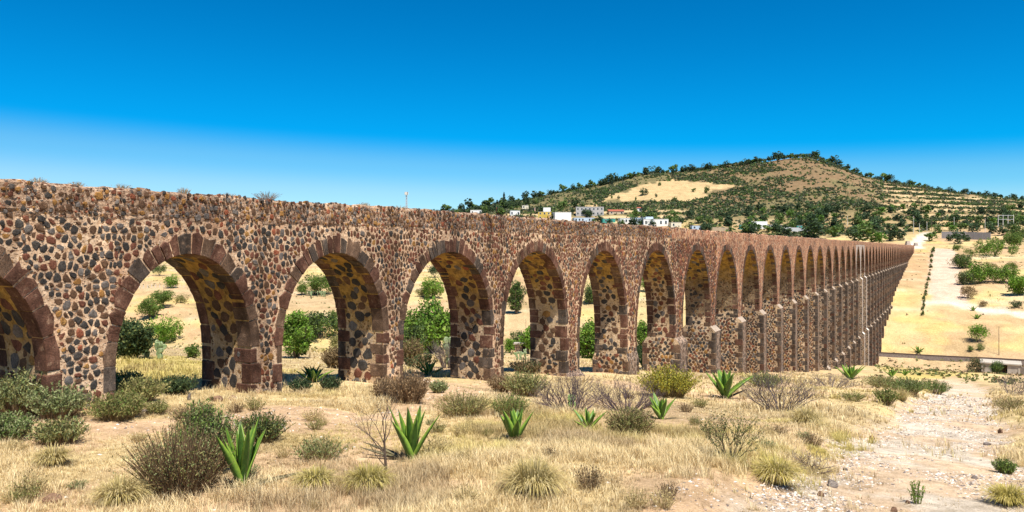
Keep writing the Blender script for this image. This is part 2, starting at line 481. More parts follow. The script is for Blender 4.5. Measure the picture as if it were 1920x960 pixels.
def mortar_mat(name, light, dark, stain, stain_amt, pebble=.55, chip=9.0, cover=.22, edge=.16, tone=1.0):
    m, nt, b = mat(name)
    p = wpos(nt)
    n1 = noise(nt, p, .9, 5); n2 = noise(nt, p, 9, 7, .7)
    r1 = rampn(nt, [(.34, dark), (.62, light)])
    nt.links.new(n2.outputs[0], r1.inputs[0])
    rs = rampn(nt, [(.47, (0, 0, 0)), (.66, (1, 1, 1))])
    nt.links.new(n1.outputs[0], rs.inputs[0])
    sc = N(nt, "ShaderNodeMath", operation='MULTIPLY'); sc.inputs[1].default_value = stain_amt
    nt.links.new(rs.outputs[0], sc.inputs[0])
    c = mixn(nt, sc.outputs[0], r1.outputs[0], stain)
    v = N(nt, "ShaderNodeTexVoronoi"); v.inputs["Scale"].default_value = 16
    nt.links.new(p, v.inputs["Vector"])
    rd = rampn(nt, [(.22, (1, 1, 1)), (.38, (0, 0, 0))])
    nt.links.new(v.outputs["Distance"], rd.inputs[0])
    hs = rampn(nt, [(.0, (.10, .07, .06)), (.25, (.24, .12, .075)), (.45, (.40, .30, .22)), (.7, (.55, .44, .36)), (1, (.15, .10, .07))], 'CONSTANT')
    sepc = N(nt, "ShaderNodeSeparateColor"); nt.links.new(v.outputs["Color"], sepc.inputs[0])
    nt.links.new(sepc.outputs[0], hs.inputs[0])
    fm = N(nt, "ShaderNodeMath", operation='MULTIPLY'); fm.inputs[1].default_value = pebble
    nt.links.new(rd.outputs[0], fm.inputs[0])
    c = mixn(nt, fm.outputs[0], c, hs.outputs[0])
    # small filling stones pressed between the larger ones
    nd = noise(nt, p, 6, 3)
    wob = N(nt, "ShaderNodeVectorMath", operation='MULTIPLY_ADD'); wob.inputs[1].default_value = (.09, .09, .09)
    nt.links.new(nd.outputs["Color"], wob.inputs[0]); nt.links.new(p, wob.inputs[2])
    c1 = N(nt, "ShaderNodeTexVoronoi"); c1.inputs["Scale"].default_value = chip
    c2 = N(nt, "ShaderNodeTexVoronoi", feature='DISTANCE_TO_EDGE'); c2.inputs["Scale"].default_value = chip
    nt.links.new(wob.outputs[0], c1.inputs["Vector"]); nt.links.new(wob.outputs[0], c2.inputs["Vector"])
    em = rampn(nt, [(edge * .7, (0, 0, 0)), (edge * 1.15, (1, 1, 1))]); nt.links.new(c2.outputs["Distance"], em.inputs[0])
    sc2 = N(nt, "ShaderNodeSeparateColor"); nt.links.new(c1.outputs["Color"], sc2.inputs[0])
    gt = N(nt, "ShaderNodeMath", operation='LESS_THAN'); gt.inputs[1].default_value = cover; nt.links.new(sc2.outputs[1], gt.inputs[0])
    mk = N(nt, "ShaderNodeMath", operation='MULTIPLY'); nt.links.new(em.outputs[0], mk.inputs[0]); nt.links.new(gt.outputs[0], mk.inputs[1])
    cc = rampn(nt, [(k, tuple(tone * x for x in col)) for k, col in ((0, (.11, .055, .035)), (.2, (.17, .085, .05)), (.4, (.075, .06, .052)), (.56, (.24, .125, .075)), (.72, (.14, .095, .065)), (.86, (.30, .17, .075)))], 'CONSTANT')
    nt.links.new(sc2.outputs[0], cc.inputs[0])
    cv = mixn(nt, 1.0, cc.outputs[0], rampn_of(nt, n2.outputs[0]), 'MULTIPLY')
    c = mixn(nt, mk.outputs[0], c, cv)
    c = weather(nt, c, p)
    nt.links.new(c, b.inputs["Base Color"])
    h = N(nt, "ShaderNodeMath", operation='ADD'); nt.links.new(n2.outputs[0], h.inputs[0]); nt.links.new(rd.outputs[0], h.inputs[1])
    h2 = N(nt, "ShaderNodeMath", operation='ADD'); nt.links.new(h.outputs[0], h2.inputs[0]); nt.links.new(mk.outputs[0], h2.inputs[1])
    bump(nt, b, h2.outputs[0], .9, .03)
    return m
MORTAR = mortar_mat("lime_mortar", (.74, .565, .39), (.36, .22, .13), (.42, .24, .145), .65)
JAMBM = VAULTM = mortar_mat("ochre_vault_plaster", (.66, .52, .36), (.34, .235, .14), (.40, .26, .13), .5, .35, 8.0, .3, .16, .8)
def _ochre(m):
    """dark mottled ochre plaster high in the vaults, plain lime lower down"""
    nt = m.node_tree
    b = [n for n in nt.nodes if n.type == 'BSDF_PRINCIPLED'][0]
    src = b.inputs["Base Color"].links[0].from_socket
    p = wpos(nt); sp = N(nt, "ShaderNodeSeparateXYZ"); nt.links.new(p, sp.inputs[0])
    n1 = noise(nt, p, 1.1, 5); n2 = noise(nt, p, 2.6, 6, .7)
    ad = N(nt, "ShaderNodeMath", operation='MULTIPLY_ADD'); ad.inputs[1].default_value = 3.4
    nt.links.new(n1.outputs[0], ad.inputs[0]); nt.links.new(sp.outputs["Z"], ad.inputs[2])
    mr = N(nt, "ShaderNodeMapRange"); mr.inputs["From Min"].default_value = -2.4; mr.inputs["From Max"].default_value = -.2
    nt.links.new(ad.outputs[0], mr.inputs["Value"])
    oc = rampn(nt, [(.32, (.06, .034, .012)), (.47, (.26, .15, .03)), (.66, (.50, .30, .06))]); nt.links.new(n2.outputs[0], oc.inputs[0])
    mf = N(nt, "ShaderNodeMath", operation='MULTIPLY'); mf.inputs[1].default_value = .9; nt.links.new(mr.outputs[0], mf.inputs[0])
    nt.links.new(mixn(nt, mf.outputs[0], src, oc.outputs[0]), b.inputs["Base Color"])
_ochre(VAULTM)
SHADEM = mortar_mat("shade_darkened_vault", (.36, .27, .165), (.17, .115, .065), (.10, .065, .035), .6, .3, 5.0, .5, .14, .7)  # deep shade of the mid vaults put into a darker plaster colour
_ochre(SHADEM)
PARAPETM = mortar_mat("weathered_parapet_rubble", (.54, .39, .27), (.13, .075, .05), (.13, .08, .055), .7, .8, 8.5, .5, .12, 1.3)

def rubble_mat(name, stops, mortar, scale, edge=.11, stretch=1.0, ochre=None):
    """rubble seen from far: stones and joints too small to pick apart"""
    m, nt, b = mat(name)
    p = wpos(nt)
    mp = N(nt, "ShaderNodeMapping"); mp.inputs["Scale"].default_value = (1, 1, 1 / stretch)
    nt.links.new(p, mp.inputs["Vector"])
    v1 = N(nt, "ShaderNodeTexVoronoi"); v1.inputs["Scale"].default_value = scale
    v2 = N(nt, "ShaderNodeTexVoronoi", feature='DISTANCE_TO_EDGE'); v2.inputs["Scale"].default_value = scale
    nd = noise(nt, p, 5, 3)
    ad = N(nt, "ShaderNodeVectorMath", operation='MULTIPLY_ADD')
    ad.inputs[1].default_value = (.12, .12, .12)
    nt.links.new(nd.outputs["Color"], ad.inputs[0]); nt.links.new(mp.outputs[0], ad.inputs[2])
    nt.links.new(ad.outputs[0], v1.inputs["Vector"]); nt.links.new(ad.outputs[0], v2.inputs["Vector"])
    sepc = N(nt, "ShaderNodeSeparateColor"); nt.links.new(v1.outputs["Color"], sepc.inputs[0])
    hs = rampn(nt, stops, 'CONSTANT'); nt.links.new(sepc.outputs[0], hs.inputs[0])
    me = rampn(nt, [(edge * .6, (0, 0, 0)), (edge * 1.25, (1, 1, 1))]); nt.links.new(v2.outputs["Distance"], me.inputs[0])
    n2 = noise(nt, p, 12, 6, .7)
    mm = rampn(nt, [(.3, tuple(x * .6 for x in mortar)), (.65, mortar)]); nt.links.new(n2.outputs[0], mm.inputs[0])
    c = mixn(nt, me.outputs[0], mm.outputs[0], hs.outputs[0])
    n3 = noise(nt, p, .35, 4)
    r3 = rampn(nt, [(.35, (.72, .70, .68)), (.65, (1.12, 1.08, 1.04))]); nt.links.new(n3.outputs[0], r3.inputs[0])
    c = mixn(nt, 1.0, c, r3.outputs[0], 'MULTIPLY')
    nt.links.new(c, b.inputs["Base Color"])
    bump(nt, b, me.outputs[0], .7, .05)
    return m
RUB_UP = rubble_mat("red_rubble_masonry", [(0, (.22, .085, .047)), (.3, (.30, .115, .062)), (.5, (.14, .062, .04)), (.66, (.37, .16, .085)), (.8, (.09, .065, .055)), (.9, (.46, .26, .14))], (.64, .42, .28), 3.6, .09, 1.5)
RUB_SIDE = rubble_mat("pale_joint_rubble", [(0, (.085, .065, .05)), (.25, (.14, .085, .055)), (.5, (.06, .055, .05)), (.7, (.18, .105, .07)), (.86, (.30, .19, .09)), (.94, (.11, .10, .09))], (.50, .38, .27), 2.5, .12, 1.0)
RUB_LOW = rubble_mat("grey_brown_rubble", [(0, (.10, .075, .055)), (.3, (.15, .10, .07)), (.6, (.085, .07, .06)), (.8, (.20, .135, .095))], (.42, .31, .235), 3.2, .11, 1.3)
RUB_PALE = rubble_mat("lime_stained_rubble", [(0, (.40, .32, .27)), (.4, (.30, .22, .18)), (.7, (.46, .40, .35))], (.66, .58, .52), 3.4, .12, 1.6)

def attr_mat(name, rough=.9, trans=0.0, spec=.1, nscale=None):
    m, nt, b = mat(name)
    b.inputs["Roughness"].default_value = rough
    b.inputs["Specular IOR Level"].default_value = spec
    a = N(nt, "ShaderNodeAttribute", attribute_name="Col")
    c = a.outputs["Color"]
    if nscale:
        n = noise(nt, wpos(nt), nscale, 4)
        r = rampn(nt, [(.3, (.7, .7, .7)), (.7, (1.25, 1.25, 1.25))]); nt.links.new(n.outputs[0], r.inputs[0])
        c = mixn(nt, 1.0, c, r.outputs[0], 'MULTIPLY')
    nt.links.new(c, b.inputs["Base Color"])
    if trans > 0:
        t = N(nt, "ShaderNodeBsdfTranslucent"); nt.links.new(c, t.inputs["Color"])
        mx = N(nt, "ShaderNodeMixShader"); mx.inputs[0].default_value = trans
        nt.links.new(b.outputs[0], mx.inputs[1]); nt.links.new(t.outputs[0], mx.inputs[2])
        nt.links.new(mx.outputs[0], [n for n in nt.nodes if n.type == 'OUTPUT_MATERIAL'][0].inputs[0])
    return m
LEAF = attr_mat("foliage", .7, .25, .2)
GRASSM = attr_mat("dry_grass_blades", .85, .30, .1)
TWIG = attr_mat("twigs", .9)
AGAVEM = attr_mat("agave_leaf", .45, .0, .35, 9)
PEBBLE = attr_mat("pebbles", .95)

def plain(name, c, rough=.85, spec=.2, nscale=3.0, var=.2):
    m, nt, b = mat(name)
    b.inputs["Roughness"].default_value = rough; b.inputs["Specular IOR Level"].default_value = spec
    n = noise(nt, wpos(nt), nscale, 5)
    r = rampn(nt, [(.3, tuple(x * (1 - var) for x in c)), (.7, tuple(min(1, x * (1 + var)) for x in c))])
    nt.links.new(n.outputs[0], r.inputs[0]); nt.links.new(r.outputs[0], b.inputs["Base Color"])
    return m

def ground_mat():
    m, nt, b = mat("dry_ground")
    a = N(nt, "ShaderNodeAttribute", attribute_name="Col")
    p = wpos(nt)
    n1 = noise(nt, p, 2.2, 8, .7); n2 = noise(nt, p, 22, 6, .75); n3 = noise(nt, p, .12, 8, .7)
    r1 = rampn(nt, [(.32, (.66, .64, .60)), (.64, (1.2, 1.2, 1.2))]); nt.links.new(n1.outputs[0], r1.inputs[0])
    r2 = rampn(nt, [(.36, (.62, .58, .54)), (.58, (1.1, 1.1, 1.1))]); nt.links.new(n2.outputs[0], r2.inputs[0])
    r3 = rampn(nt, [(.34, (.82, .80, .76)), (.64, (1.12, 1.12, 1.1))]); nt.links.new(n3.outputs[0], r3.inputs[0])
    c = mixn(nt, 1.0, a.outputs["Color"], r1.outputs[0], 'MULTIPLY')
    c = mixn(nt, .8, c, r2.outputs[0], 'MULTIPLY')
    c = mixn(nt, 1.0, c, r3.outputs[0], 'MULTIPLY')
    nt.links.new(c, b.inputs["Base Color"])
    b.inputs["Specular IOR Level"].default_value = .05
    h = N(nt, "ShaderNodeMath", operation='ADD'); nt.links.new(n1.outputs[0], h.inputs[0]); nt.links.new(n2.outputs[0], h.inputs[1])
    bump(nt, b, h.outputs[0], .8, .06)
    return m
GROUND = ground_mat()

# ---------------------------------------------------------------- the ground, one sheet to the horizon
def build_ground():
    az = np.concatenate([np.radians(np.linspace(-42, 42, 470)), np.radians(np.linspace(42, 318, 64)[1:-1])])
    r = [1.5]
    while r[-1] < 9000:
        k = r[-1]
        r.append(k * (1.06 if k < 9 else 1.0125 if k < 80 else 1.022 if k < 240 else 1.010 if k < 290 else 1.018 if k < 690 else 1.0105 if k < 1140 else 1.06))
    r = np.array(r); na, nr = len(az), len(r)
    A, Rr = np.meshgrid(az, r)
    X = (np.sin(A) * Rr).ravel(); Y = (np.cos(A) * Rr).ravel()
    Z = terrain(X, Y)
    i = np.arange(nr - 1)[:, None] * na; j = np.arange(na)[None, :]; j2 = (j + 1) % na
    quads = np.stack([i + j, i + j2, i + na + j2, i + na + j], -1).reshape(-1, 4)[:, ::-1]
    c0 = len(X)
    V = np.concatenate([np.stack([X, Y, Z], 1), [[0, 0, float(terrain(0, 0))]]])
    tri = np.stack([np.full(na, c0), (np.arange(na) + 1) % na, np.arange(na)], 1)
    C = ground_colour(V[:, 0], V[:, 1], V[:, 2])
    me = mesh_np("ground", V, [quads, tri], GROUND, C, smooth=True)
    o = ob("ground", me, kind="structure")
    o["label"] = "dry straw coloured ground with gravel wash, ravine and scrubby hill"
    return o
build_ground()
# ---------------------------------------------------------------- the aqueduct (local x along it, local y to its back, z up)
aq = empty("aqueduct", "long red and grey rubble stone aqueduct with tall round arches crossing the dry valley", "aqueduct",
           AQ_ORIGIN, AQ_ROT)
TOP, LEDGE, CROWN = 1.66, 0.90, -0.17
PIERS = [(-6.2, -4.4), (-.6, 1.2), (4.6, 6.25), (11.3, 13.14), (17.9, 19.24), (24.7, 26.0), (33.1, 34.4), (41.8, 43.75), (51.7, 53.8), (62.85, 65.0), (73.8, 75.7)]
for k in range(1, 44):
    PIERS.append((73.8 + 10.9 * k, 75.7 + 10.9 * k))
NP = len(PIERS)
RISE = [3.0, 3.0, 3.0, 3.1, 3.2, 3.7, 4.4, 5.5, 6.2] + [6.4] * NP
NEAR = 9                     # arches 0..8 carry their stones as geometry
WHITE_PIERS = (10 + 13, 10 + 14)
def wz(s, q):                # ground height under a point of the aqueduct
    X = s * SA - (q - 0) * 0 + (AQ_ORIGIN.x) * 1 - q * -CA
    Y = s * CA + AQ_ORIGIN.y - q * SA
    return float(terrain(X, Y))
class Arch:
    def __init__(self, i):
        self.i = i
        self.x0, self.x1 = PIERS[i][1], PIERS[i + 1][0]
        self.c = (self.x0 + self.x1) / 2; self.a = (self.x1 - self.x0) / 2
        self.r = RISE[i]; self.zs = CROWN - self.r
        self.m0 = sum(PIERS[i]) / 2; self.m1 = sum(PIERS[i + 1]) / 2
    def z(self, s):
        t = max(0.0, 1 - ((s - self.c) / self.a) ** 2)
        return self.zs + self.r * math.sqrt(t)
    def pt(self, th, off=0.0):
        nx, nz = math.cos(th) / self.a, math.sin(th) / self.r
        l = math.hypot(nx, nz)
        return (self.c + self.a * math.cos(th) + off * nx / l, self.zs + self.r * math.sin(th) + off * nz / l)
    def ring(self, th):
        return .33 + .30 * max(0, math.sin(th)) ** 2
    def inring(self, s, z, pad=0.0):
        if z > self.zs:
            th = math.atan2((z - self.zs) / self.r, (s - self.c) / self.a)
            p = self.pt(th); d = math.hypot(s - self.c, z - self.zs) - math.hypot(p[0] - self.c, p[1] - self.zs)
            return d < self.ring(th) + pad
        return abs(s - self.c) < self.a + .34 + pad
ARCHES = [Arch(i) for i in range(NP - 1)]

def arch_mesh(A, near, mats, x_off=0.0):
    """spandrel wall from pier middle to pier middle with its vault"""
    V = []; Q = []; M = []
    nrow = 14 if near else 3
    th = np.linspace(math.pi, 0, 29 if near else 21)
    cols = [(A.m0, A.zs), ] + ([(A.m0 * .5 + A.x0 * .5, A.zs)] if near else [])
    cols += [A.pt(t) for t in th] + ([(A.m1 * .5 + A.x1 * .5, A.zs)] if near else []) + [(A.m1, A.zs)]
    nc = len(cols)
    for side, y in ((0, 0.0), (1, TH)):
        b = len(V)
        for (x, zb) in cols:
            for k in range(nrow + 1):
                t = k / nrow
                z = zb + (LEDGE - zb) * t
                dy = 0
                if near and side == 0 and 0 < k < nrow:
                    dy = (fbm(np.array([x * 1.0]), np.array([z]), .5, 3, 91)[0] - .5) * .05
                V.append((x - x_off, y + dy, z))
        for c in range(nc - 1):
            for k in range(nrow):
                q = [b + c * (nrow + 1) + k, b + (c + 1) * (nrow + 1) + k, b + (c + 1) * (nrow + 1) + k + 1, b + c * (nrow + 1) + k + 1]
                Q.append(q if side == 0 else q[::-1]); M.append(0)
    # vault
    b = len(V); nd = 8 if near else 2
    for t in th:
        x, z = A.pt(t)
        for k in range(nd + 1):
            V.append((x - x_off, TH * k / nd, z))
    for c in range(len(th) - 1):
        for k in range(nd):
            Q.append([b + c * (nd + 1) + k, b + c * (nd + 1) + k + 1, b + (c + 1) * (nd + 1) + k + 1, b + (c + 1) * (nd + 1) + k]); M.append(1)
    # top, under the parapet
    b = len(V)
    for x in (A.m0, A.m1):
        for y in (0, TH):
            V.append((x - x_off, y, LEDGE))
    Q.append([b, b + 2, b + 3, b + 1]); M.append(0)
    return mesh_np("arch_%s" % A.i, V, np.array(Q), mats, midx=M)

def ring_mesh(A, x_off):
    """dressed ring of a far arch, its stones joined"""
    mb = MB()
    t = 0.0
    while t < math.pi - 1e-3:
        st = (.62 - .30 * math.sin(t)) / math.hypot(A.a * math.sin(t), A.r * math.cos(t))
        t1 = min(math.pi, t + st * rnd.uniform(.8, 1.2))
        if math.pi - t1 < .04: t1 = math.pi
        vous(mb, A, t, t1, -.03, .5, rnd.choice((0, 0, 1, 2)), x_off)
        t = t1
    return mb.mesh("voussoir_ring", [QRED, QGREY, QBROWN])

def vous(mb, A, t0, t1, y0, y1, m, x_off=0.0, org=(0, 0)):
    g = .019
    L = math.hypot(A.a * math.sin((t0 + t1) / 2), A.r * math.cos((t0 + t1) / 2))
    t0 += g / L; t1 -= g / L
    tm = (t0 + t1) / 2
    po = []
    for tt in (t0, tm, t1):
        po.append(A.pt(tt, -.014))
    for tt in (t1, tm, t0):
        po.append(A.pt(tt, A.ring(tt) * rnd.uniform(.72, 1.13) + (.05 if tt == tm else 0)))
    po = [(x - x_off - org[0], z - org[1]) for x, z in po]
    cx = sum(p[0] for p in po) / 6; cz = sum(p[1] for p in po) / 6
    s = 1 if y1 > y0 else -1
    v = []
    j = [rnd.uniform(-.014, .018) for _ in range(6)]
    po = [(x + rnd.uniform(-.012, .012), z + rnd.uniform(-.012, .012)) for x, z in po]
    for (x, z), jj in zip(po, j):
        v.append((cx + (x - cx) * .93, y0 + jj, cz + (z - cz) * .95))
    for x, z in po:
        v.append((x, y0 + s * .028, z))
    for x, z in po:
        v.append((x, y1, z))
    # counted so that the outside faces out (front ring runs clockwise seen from the front when s > 0)
    f = [tuple(range(6))]
    for k in range(6):
        k2 = (k + 1) % 6
        f.append((k, 6 + k, 6 + k2, k2)); f.append((6 + k, 12 + k, 12 + k2, 6 + k2))
    f.append(tuple(range(17, 11, -1)))
    if s > 0:
        f = [q[::-1] for q in f]
    mb.add(v, f, m)

def pier_mesh(x0, x1, zs, mats, x_off=0.0, zb=-48.0, e1=.5):
    """pier below the springing: shaft, then two stages with sloping shoulders"""
    mb = MB()
    a, b = x0 - x_off, x1 - x_off
    def stage(xa, xb, ya, yb, z0, z1, m):
        v = [(xa, ya, z0), (xb, ya, z0), (xb, yb, z0), (xa, yb, z0), (xa, ya, z1), (xb, ya, z1), (xb, yb, z1), (xa, yb, z1)]
        mb.add(v, [(0, 1, 5, 4), (2, 3, 7, 6)], m[0]); mb.add(v, [(1, 2, 6, 5), (3, 0, 4, 7)], m[1])
    stage(a, b, 0, TH, -8.0, zs, (0, 1))
    for (e, z, z2, ee) in ((e1, -8.0, -22.0, .03), (1.0, -22.0, zb, .06)):
        pe, pz = (0.0 if e == e1 else e1), z
        # sloping shoulders in front and behind, stage walls below
        pee = 0 if e == e1 else .03
        up = .5
        top = [(a - pee, -pe), (b + pee, -pe), (b + pee, TH + pe), (a - pee, TH + pe)]
        bot = [(a - ee, -e), (b + ee, -e), (b + ee, TH + e), (a - ee, TH + e)]
        v = [(x, y, z - .0) for x, y in bot] + [(x, y, z + up) for x, y in [(a - pee - .004, -pe - .004), (b + pee + .004, -pe - .004), (b + pee + .004, TH + pe + .004), (a - pee - .004, TH + pe + .004)]]
        mb.add(v, [(0, 1, 5, 4), (2, 3, 7, 6)], 2); mb.add(v, [(1, 2, 6, 5), (3, 0, 4, 7)], 1)
        stage(a - ee, b + ee, -e, TH + e, z2, z, (3, 1))
    return mb.mesh("pier", mats)

CAPM = plain("shoulder_capping", (.36, .285, .22), .9, .1, 3, .3)
CAPW = plain("lime_shoulder", (.74, .66, .58), .9, .1, 2, .12)
far_arch = far_ring = far_pier = mid_arch = mid_pier = far_quoin = None
MID = 17                     # up to here jambs and vaults carry their stones as geometry
for i, A in enumerate(ARCHES):
    near = i < NEAR
    if near:
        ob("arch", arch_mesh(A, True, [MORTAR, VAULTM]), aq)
    elif i + 1 in WHITE_PIERS:
        ob("arch", arch_mesh(A, False, [RUB_PALE, RUB_SIDE], A.m0), aq, (A.m0, 0, 0))["label"] = "pale lime stained arch"
    elif i < MID:
        if mid_arch is None:
            mid_arch = arch_mesh(A, False, [RUB_UP, SHADEM], A.m0)
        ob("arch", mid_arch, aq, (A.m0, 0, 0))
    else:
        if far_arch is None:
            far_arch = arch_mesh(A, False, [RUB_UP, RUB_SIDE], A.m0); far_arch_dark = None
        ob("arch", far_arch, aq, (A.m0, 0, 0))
    if not near:
        if far_ring is None:
            far_ring = ring_mesh(A, A.m0)
        ob("voussoir_ring", far_ring, aq, (A.m0, 0, 0), kind="stuff")
for i, (x0, x1) in enumerate(PIERS):
    zs = max(CROWN - RISE[max(0, i - 1)], CROWN - RISE[min(i, NP - 2)])
    if i <= NEAR:
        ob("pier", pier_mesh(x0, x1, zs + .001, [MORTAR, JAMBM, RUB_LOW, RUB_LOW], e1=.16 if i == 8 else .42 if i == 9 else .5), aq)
    else:
        if i in WHITE_PIERS:
            o = ob("pier", pier_mesh(x0, x1, zs, [RUB_PALE, RUB_SIDE, CAPW, RUB_PALE], x0), aq, (x0, 0, 0)); o["label"] = "pier streaked white with lime"
        else:
            if i < MID:
                if mid_pier is None:
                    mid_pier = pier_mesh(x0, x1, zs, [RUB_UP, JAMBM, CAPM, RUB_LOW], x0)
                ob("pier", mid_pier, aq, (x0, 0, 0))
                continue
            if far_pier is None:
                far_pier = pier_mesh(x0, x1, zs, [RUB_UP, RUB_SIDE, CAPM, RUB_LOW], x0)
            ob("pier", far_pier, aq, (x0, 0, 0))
            if far_quoin is None:
                mq = MB()
                for (fx, fy) in ((0, 0), (0, 1), (1, 0)):
                    for (zt, zb, e, w0) in ((-4.6, -7.5, 0, 0), (-8.05, -21.4, .5, .03), (-22.05, -46, 1.0, .06)):
                        z = zt; alt = rnd.random() < .5
                        while z > zb:
                            h = rnd.uniform(.45, .85); wx = .42 if alt else .26; wy = .45 if alt else .8; alt = not alt; g = .02 + rnd.uniform(0, .015)
                            X0, X1, Y0, Y1 = -w0, x1 - x0 + w0, -e, TH + e
                            mq.box(*((X0 - g, X0 + wx) if fx == 0 else (X1 - wx, X1 + g)), *((Y0 - g, Y0 + wy) if fy == 0 else (Y1 - wy, Y1 + g)), z - h, z - .03, rnd.choices((0, 1, 2), (1, 6, 3))[0])
                            z -= h
                far_quoin = mq.mesh("quoins_far_pier", [QRED, QGREY, QBROWN])
            ob("quoin", far_quoin, aq, (x0, 0, 0), kind="stuff")
# fill between a lower and a higher springing beside a pier
mbf = MB()
for i, (x0, x1) in enumerate(PIERS[1:NEAR + 1], 1):
    zl, zr = ARCHES[i - 1].zs, ARCHES[min(i, NP - 2)].zs
    hi = max(zl, zr); lo = min(zl, zr)
# abutments at both ends
mb = MB(); mb.box(-30, -5.3, 0.0, TH, -12, LEDGE, 0)
mb.box(PIERS[-1][1] - .9, PIERS[-1][1] + 14, 0.0, TH, -12, LEDGE, 1)
ob("abutment", mb.mesh("abutment", [MORTAR, RUB_UP]), aq)

# parapet: rough channel wall along the top, a narrow ledge under it
def parapet():
    V = []; Q = []
    xs = np.concatenate([np.arange(-30, 60, .16), np.arange(60, 130, .4), np.arange(130, PIERS[-1][1] + 14, 1.2)])
    n1 = fbm(xs, xs * 0, .5, 3, 101) - .5; n2 = fbm(xs, xs * 0 + 5, 4, 3, 103) - .5
    top = TOP + n1 * .16 + n2 * .12
    rows = [(-.004, LEDGE - .10), (-.012, LEDGE + .0), (-.012, LEDGE + .08), (-.012, LEDGE + .3), (-.008, LEDGE + .5), (0.0, None), (.16, None), (.7, 'm'), (.75, 'c'), (TH - .75, 'c'), (TH - .7, 'm'), (TH - .12, None), (TH + .05, LEDGE + .4), (TH + .06, LEDGE - .05)]
    for k, x in enumerate(xs):
        for j, (y, z) in enumerate(rows):
            if z is None: zz = top[k] + (-.07 if j in (5, 11) else 0.02)
            elif z == 'm': zz = top[k] - .05
            elif z == 'c': zz = TOP - .35
            else: zz = z
            dy = (fbm(np.array([x]), np.array([zz * 1.0 + j]), .35, 3, 107)[0] - .5) * .11 if x < 60 else 0
            V.append((x, y + dy, zz + (dy * .3 if z is None else 0)))
    m = len(rows)
    for k in range(len(xs) - 1):
        for j in range(m - 1):
            Q.append((k * m + j, (k + 1) * m + j, (k + 1) * m + j + 1, k * m + j + 1))
    nb = np.array([0 if V[q[0]][0] < 58 else 1 for q in Q])
    me = mesh_np("parapet", V, np.array(Q), [PARAPETM, RUB_UP], midx=nb)
    return ob("parapet", me, aq)
parapet_o = parapet()

# --- dressed stones of the near arches and piers: every one a part while it shows large
pieces = []      # (apparent size, name, function building it)
def cam_px(s, y, z):
    p = Matrix.Rotation(AQ_ROT, 3, 'Z') @ Vector((s, y, 0)) + AQ_ORIGIN
    return F / max(1.0, p.y), CX + F * p.x / max(1.0, p.y)
def rot_local(p):
    return p
vlist = []
for i in range(0, NEAR):
    A = ARCHES[i]
    for (ya, yb, back) in ((-.03, .52, 0), (TH + .03, TH - .52, 1)):
        t = 0.0
        while t < math.pi - 1e-3:
            st = (.78 - .46 * math.sin(t)) / math.hypot(A.a * math.sin(t), A.r * math.cos(t)) * rnd.uniform(.68, 1.25)
            t1 = min(math.pi, t + st)
            if math.pi - t1 < .05: t1 = math.pi
            px, sx = cam_px(A.c, 0, 0)
            vis = 1.0 if not back else (.4 if t < 1.2 else .05)
            vlist.append((px * vis, A, t, t1, ya + rnd.uniform(-.012, .008), yb + rnd.uniform(-.12, .15) * (1 if not back else -1), rnd.choices((0, 1, 2), (6, 2, 2))[0], back))
            t = t1
vlist.sort(key=lambda v: -v[0])
rest = MB()
for n, (px, A, t0, t1, ya, yb, m, back) in enumerate(vlist):
    if n < 300:
        o = A.pt((t0 + t1) / 2, .3)
        mb = MB(); vous(mb, A, t0, t1, 0, yb - ya, 0, 0, o)
        ob("voussoir", mb.mesh("voussoir", [(QRED, QGREY, QBROWN)[m]]), aq, (o[0], ya, o[1]))
    else:
        vous(rest, A, t0, t1, ya, yb, m)
if rest.v:
    ob("voussoir", rest.mesh("voussoirs_far", [QRED, QGREY, QBROWN]), aq, kind="stuff")

qlist = []
def quoins(x0, x1, y0, y1, ztop, zbot, w, px, low):
    for (fx, fy) in ((0, 0), (0, 1), (1, 0), (1, 1)):
        z = ztop - rnd.uniform(.0, .05); alt = rnd.random() < .5
        while z > zbot:
            h = rnd.uniform(.36, .8)
            wx = (.40 if alt else .24) * rnd.uniform(.85, 1.15) * w; wy = (.42 if alt else .72) * rnd.uniform(.85, 1.15)
            alt = not alt
            e = .016 + rnd.uniform(0, .012)
            bx = (x0 - e, x0 + wx) if fx == 0 else (x1 - wx, x1 + e)
            by = (y0 - e, y0 + wy) if fy == 0 else (y1 - wy, y1 + e)
            deep = min(1.0, max(0.0, (ztop - z) / 2.5))
            m = rnd.choices((0, 1, 2), (.4, 6, 3) if low else ((2, 6, 3) if deep > .5 else (6, 2, 2)))[0]
            vis = {(0, 0): 1.0, (0, 1): .8, (1, 0): .9, (1, 1): .02}[(fx, fy)]
            if z - h < zbot: h = max(.2, z - zbot + .1)
            qlist.append((px * vis * h, bx, by, (z - h, z - .022), m))
            z -= h
for i, (x0, x1) in enumerate(PIERS):
    if i > 16: break
    px, _ = cam_px(x0, 0, 0)
    zs = max(CROWN - RISE[max(0, i - 1)], CROWN - RISE[min(i, NP - 2)])
    zg = min(wz((x0 + x1) / 2, -TH / 2), wz(x0, 0), wz(x1, 0)) - .7
    if i <= 1: px *= .2
    if zg < -8:
        quoins(x0, x1, 0, TH, zs - .03, -7.4, 1.0, px, False)
        eq = .16 if i == 8 else .42 if i == 9 else .5
        quoins(x0 - .03, x1 + .03, -eq, TH + eq, -8.03, zg, 1.0, px, True)
    else:
        quoins(x0, x1, 0, TH, zs - .03, zg, 1.0, px, False)
qlist.sort(key=lambda v: -v[0])
rest = MB()
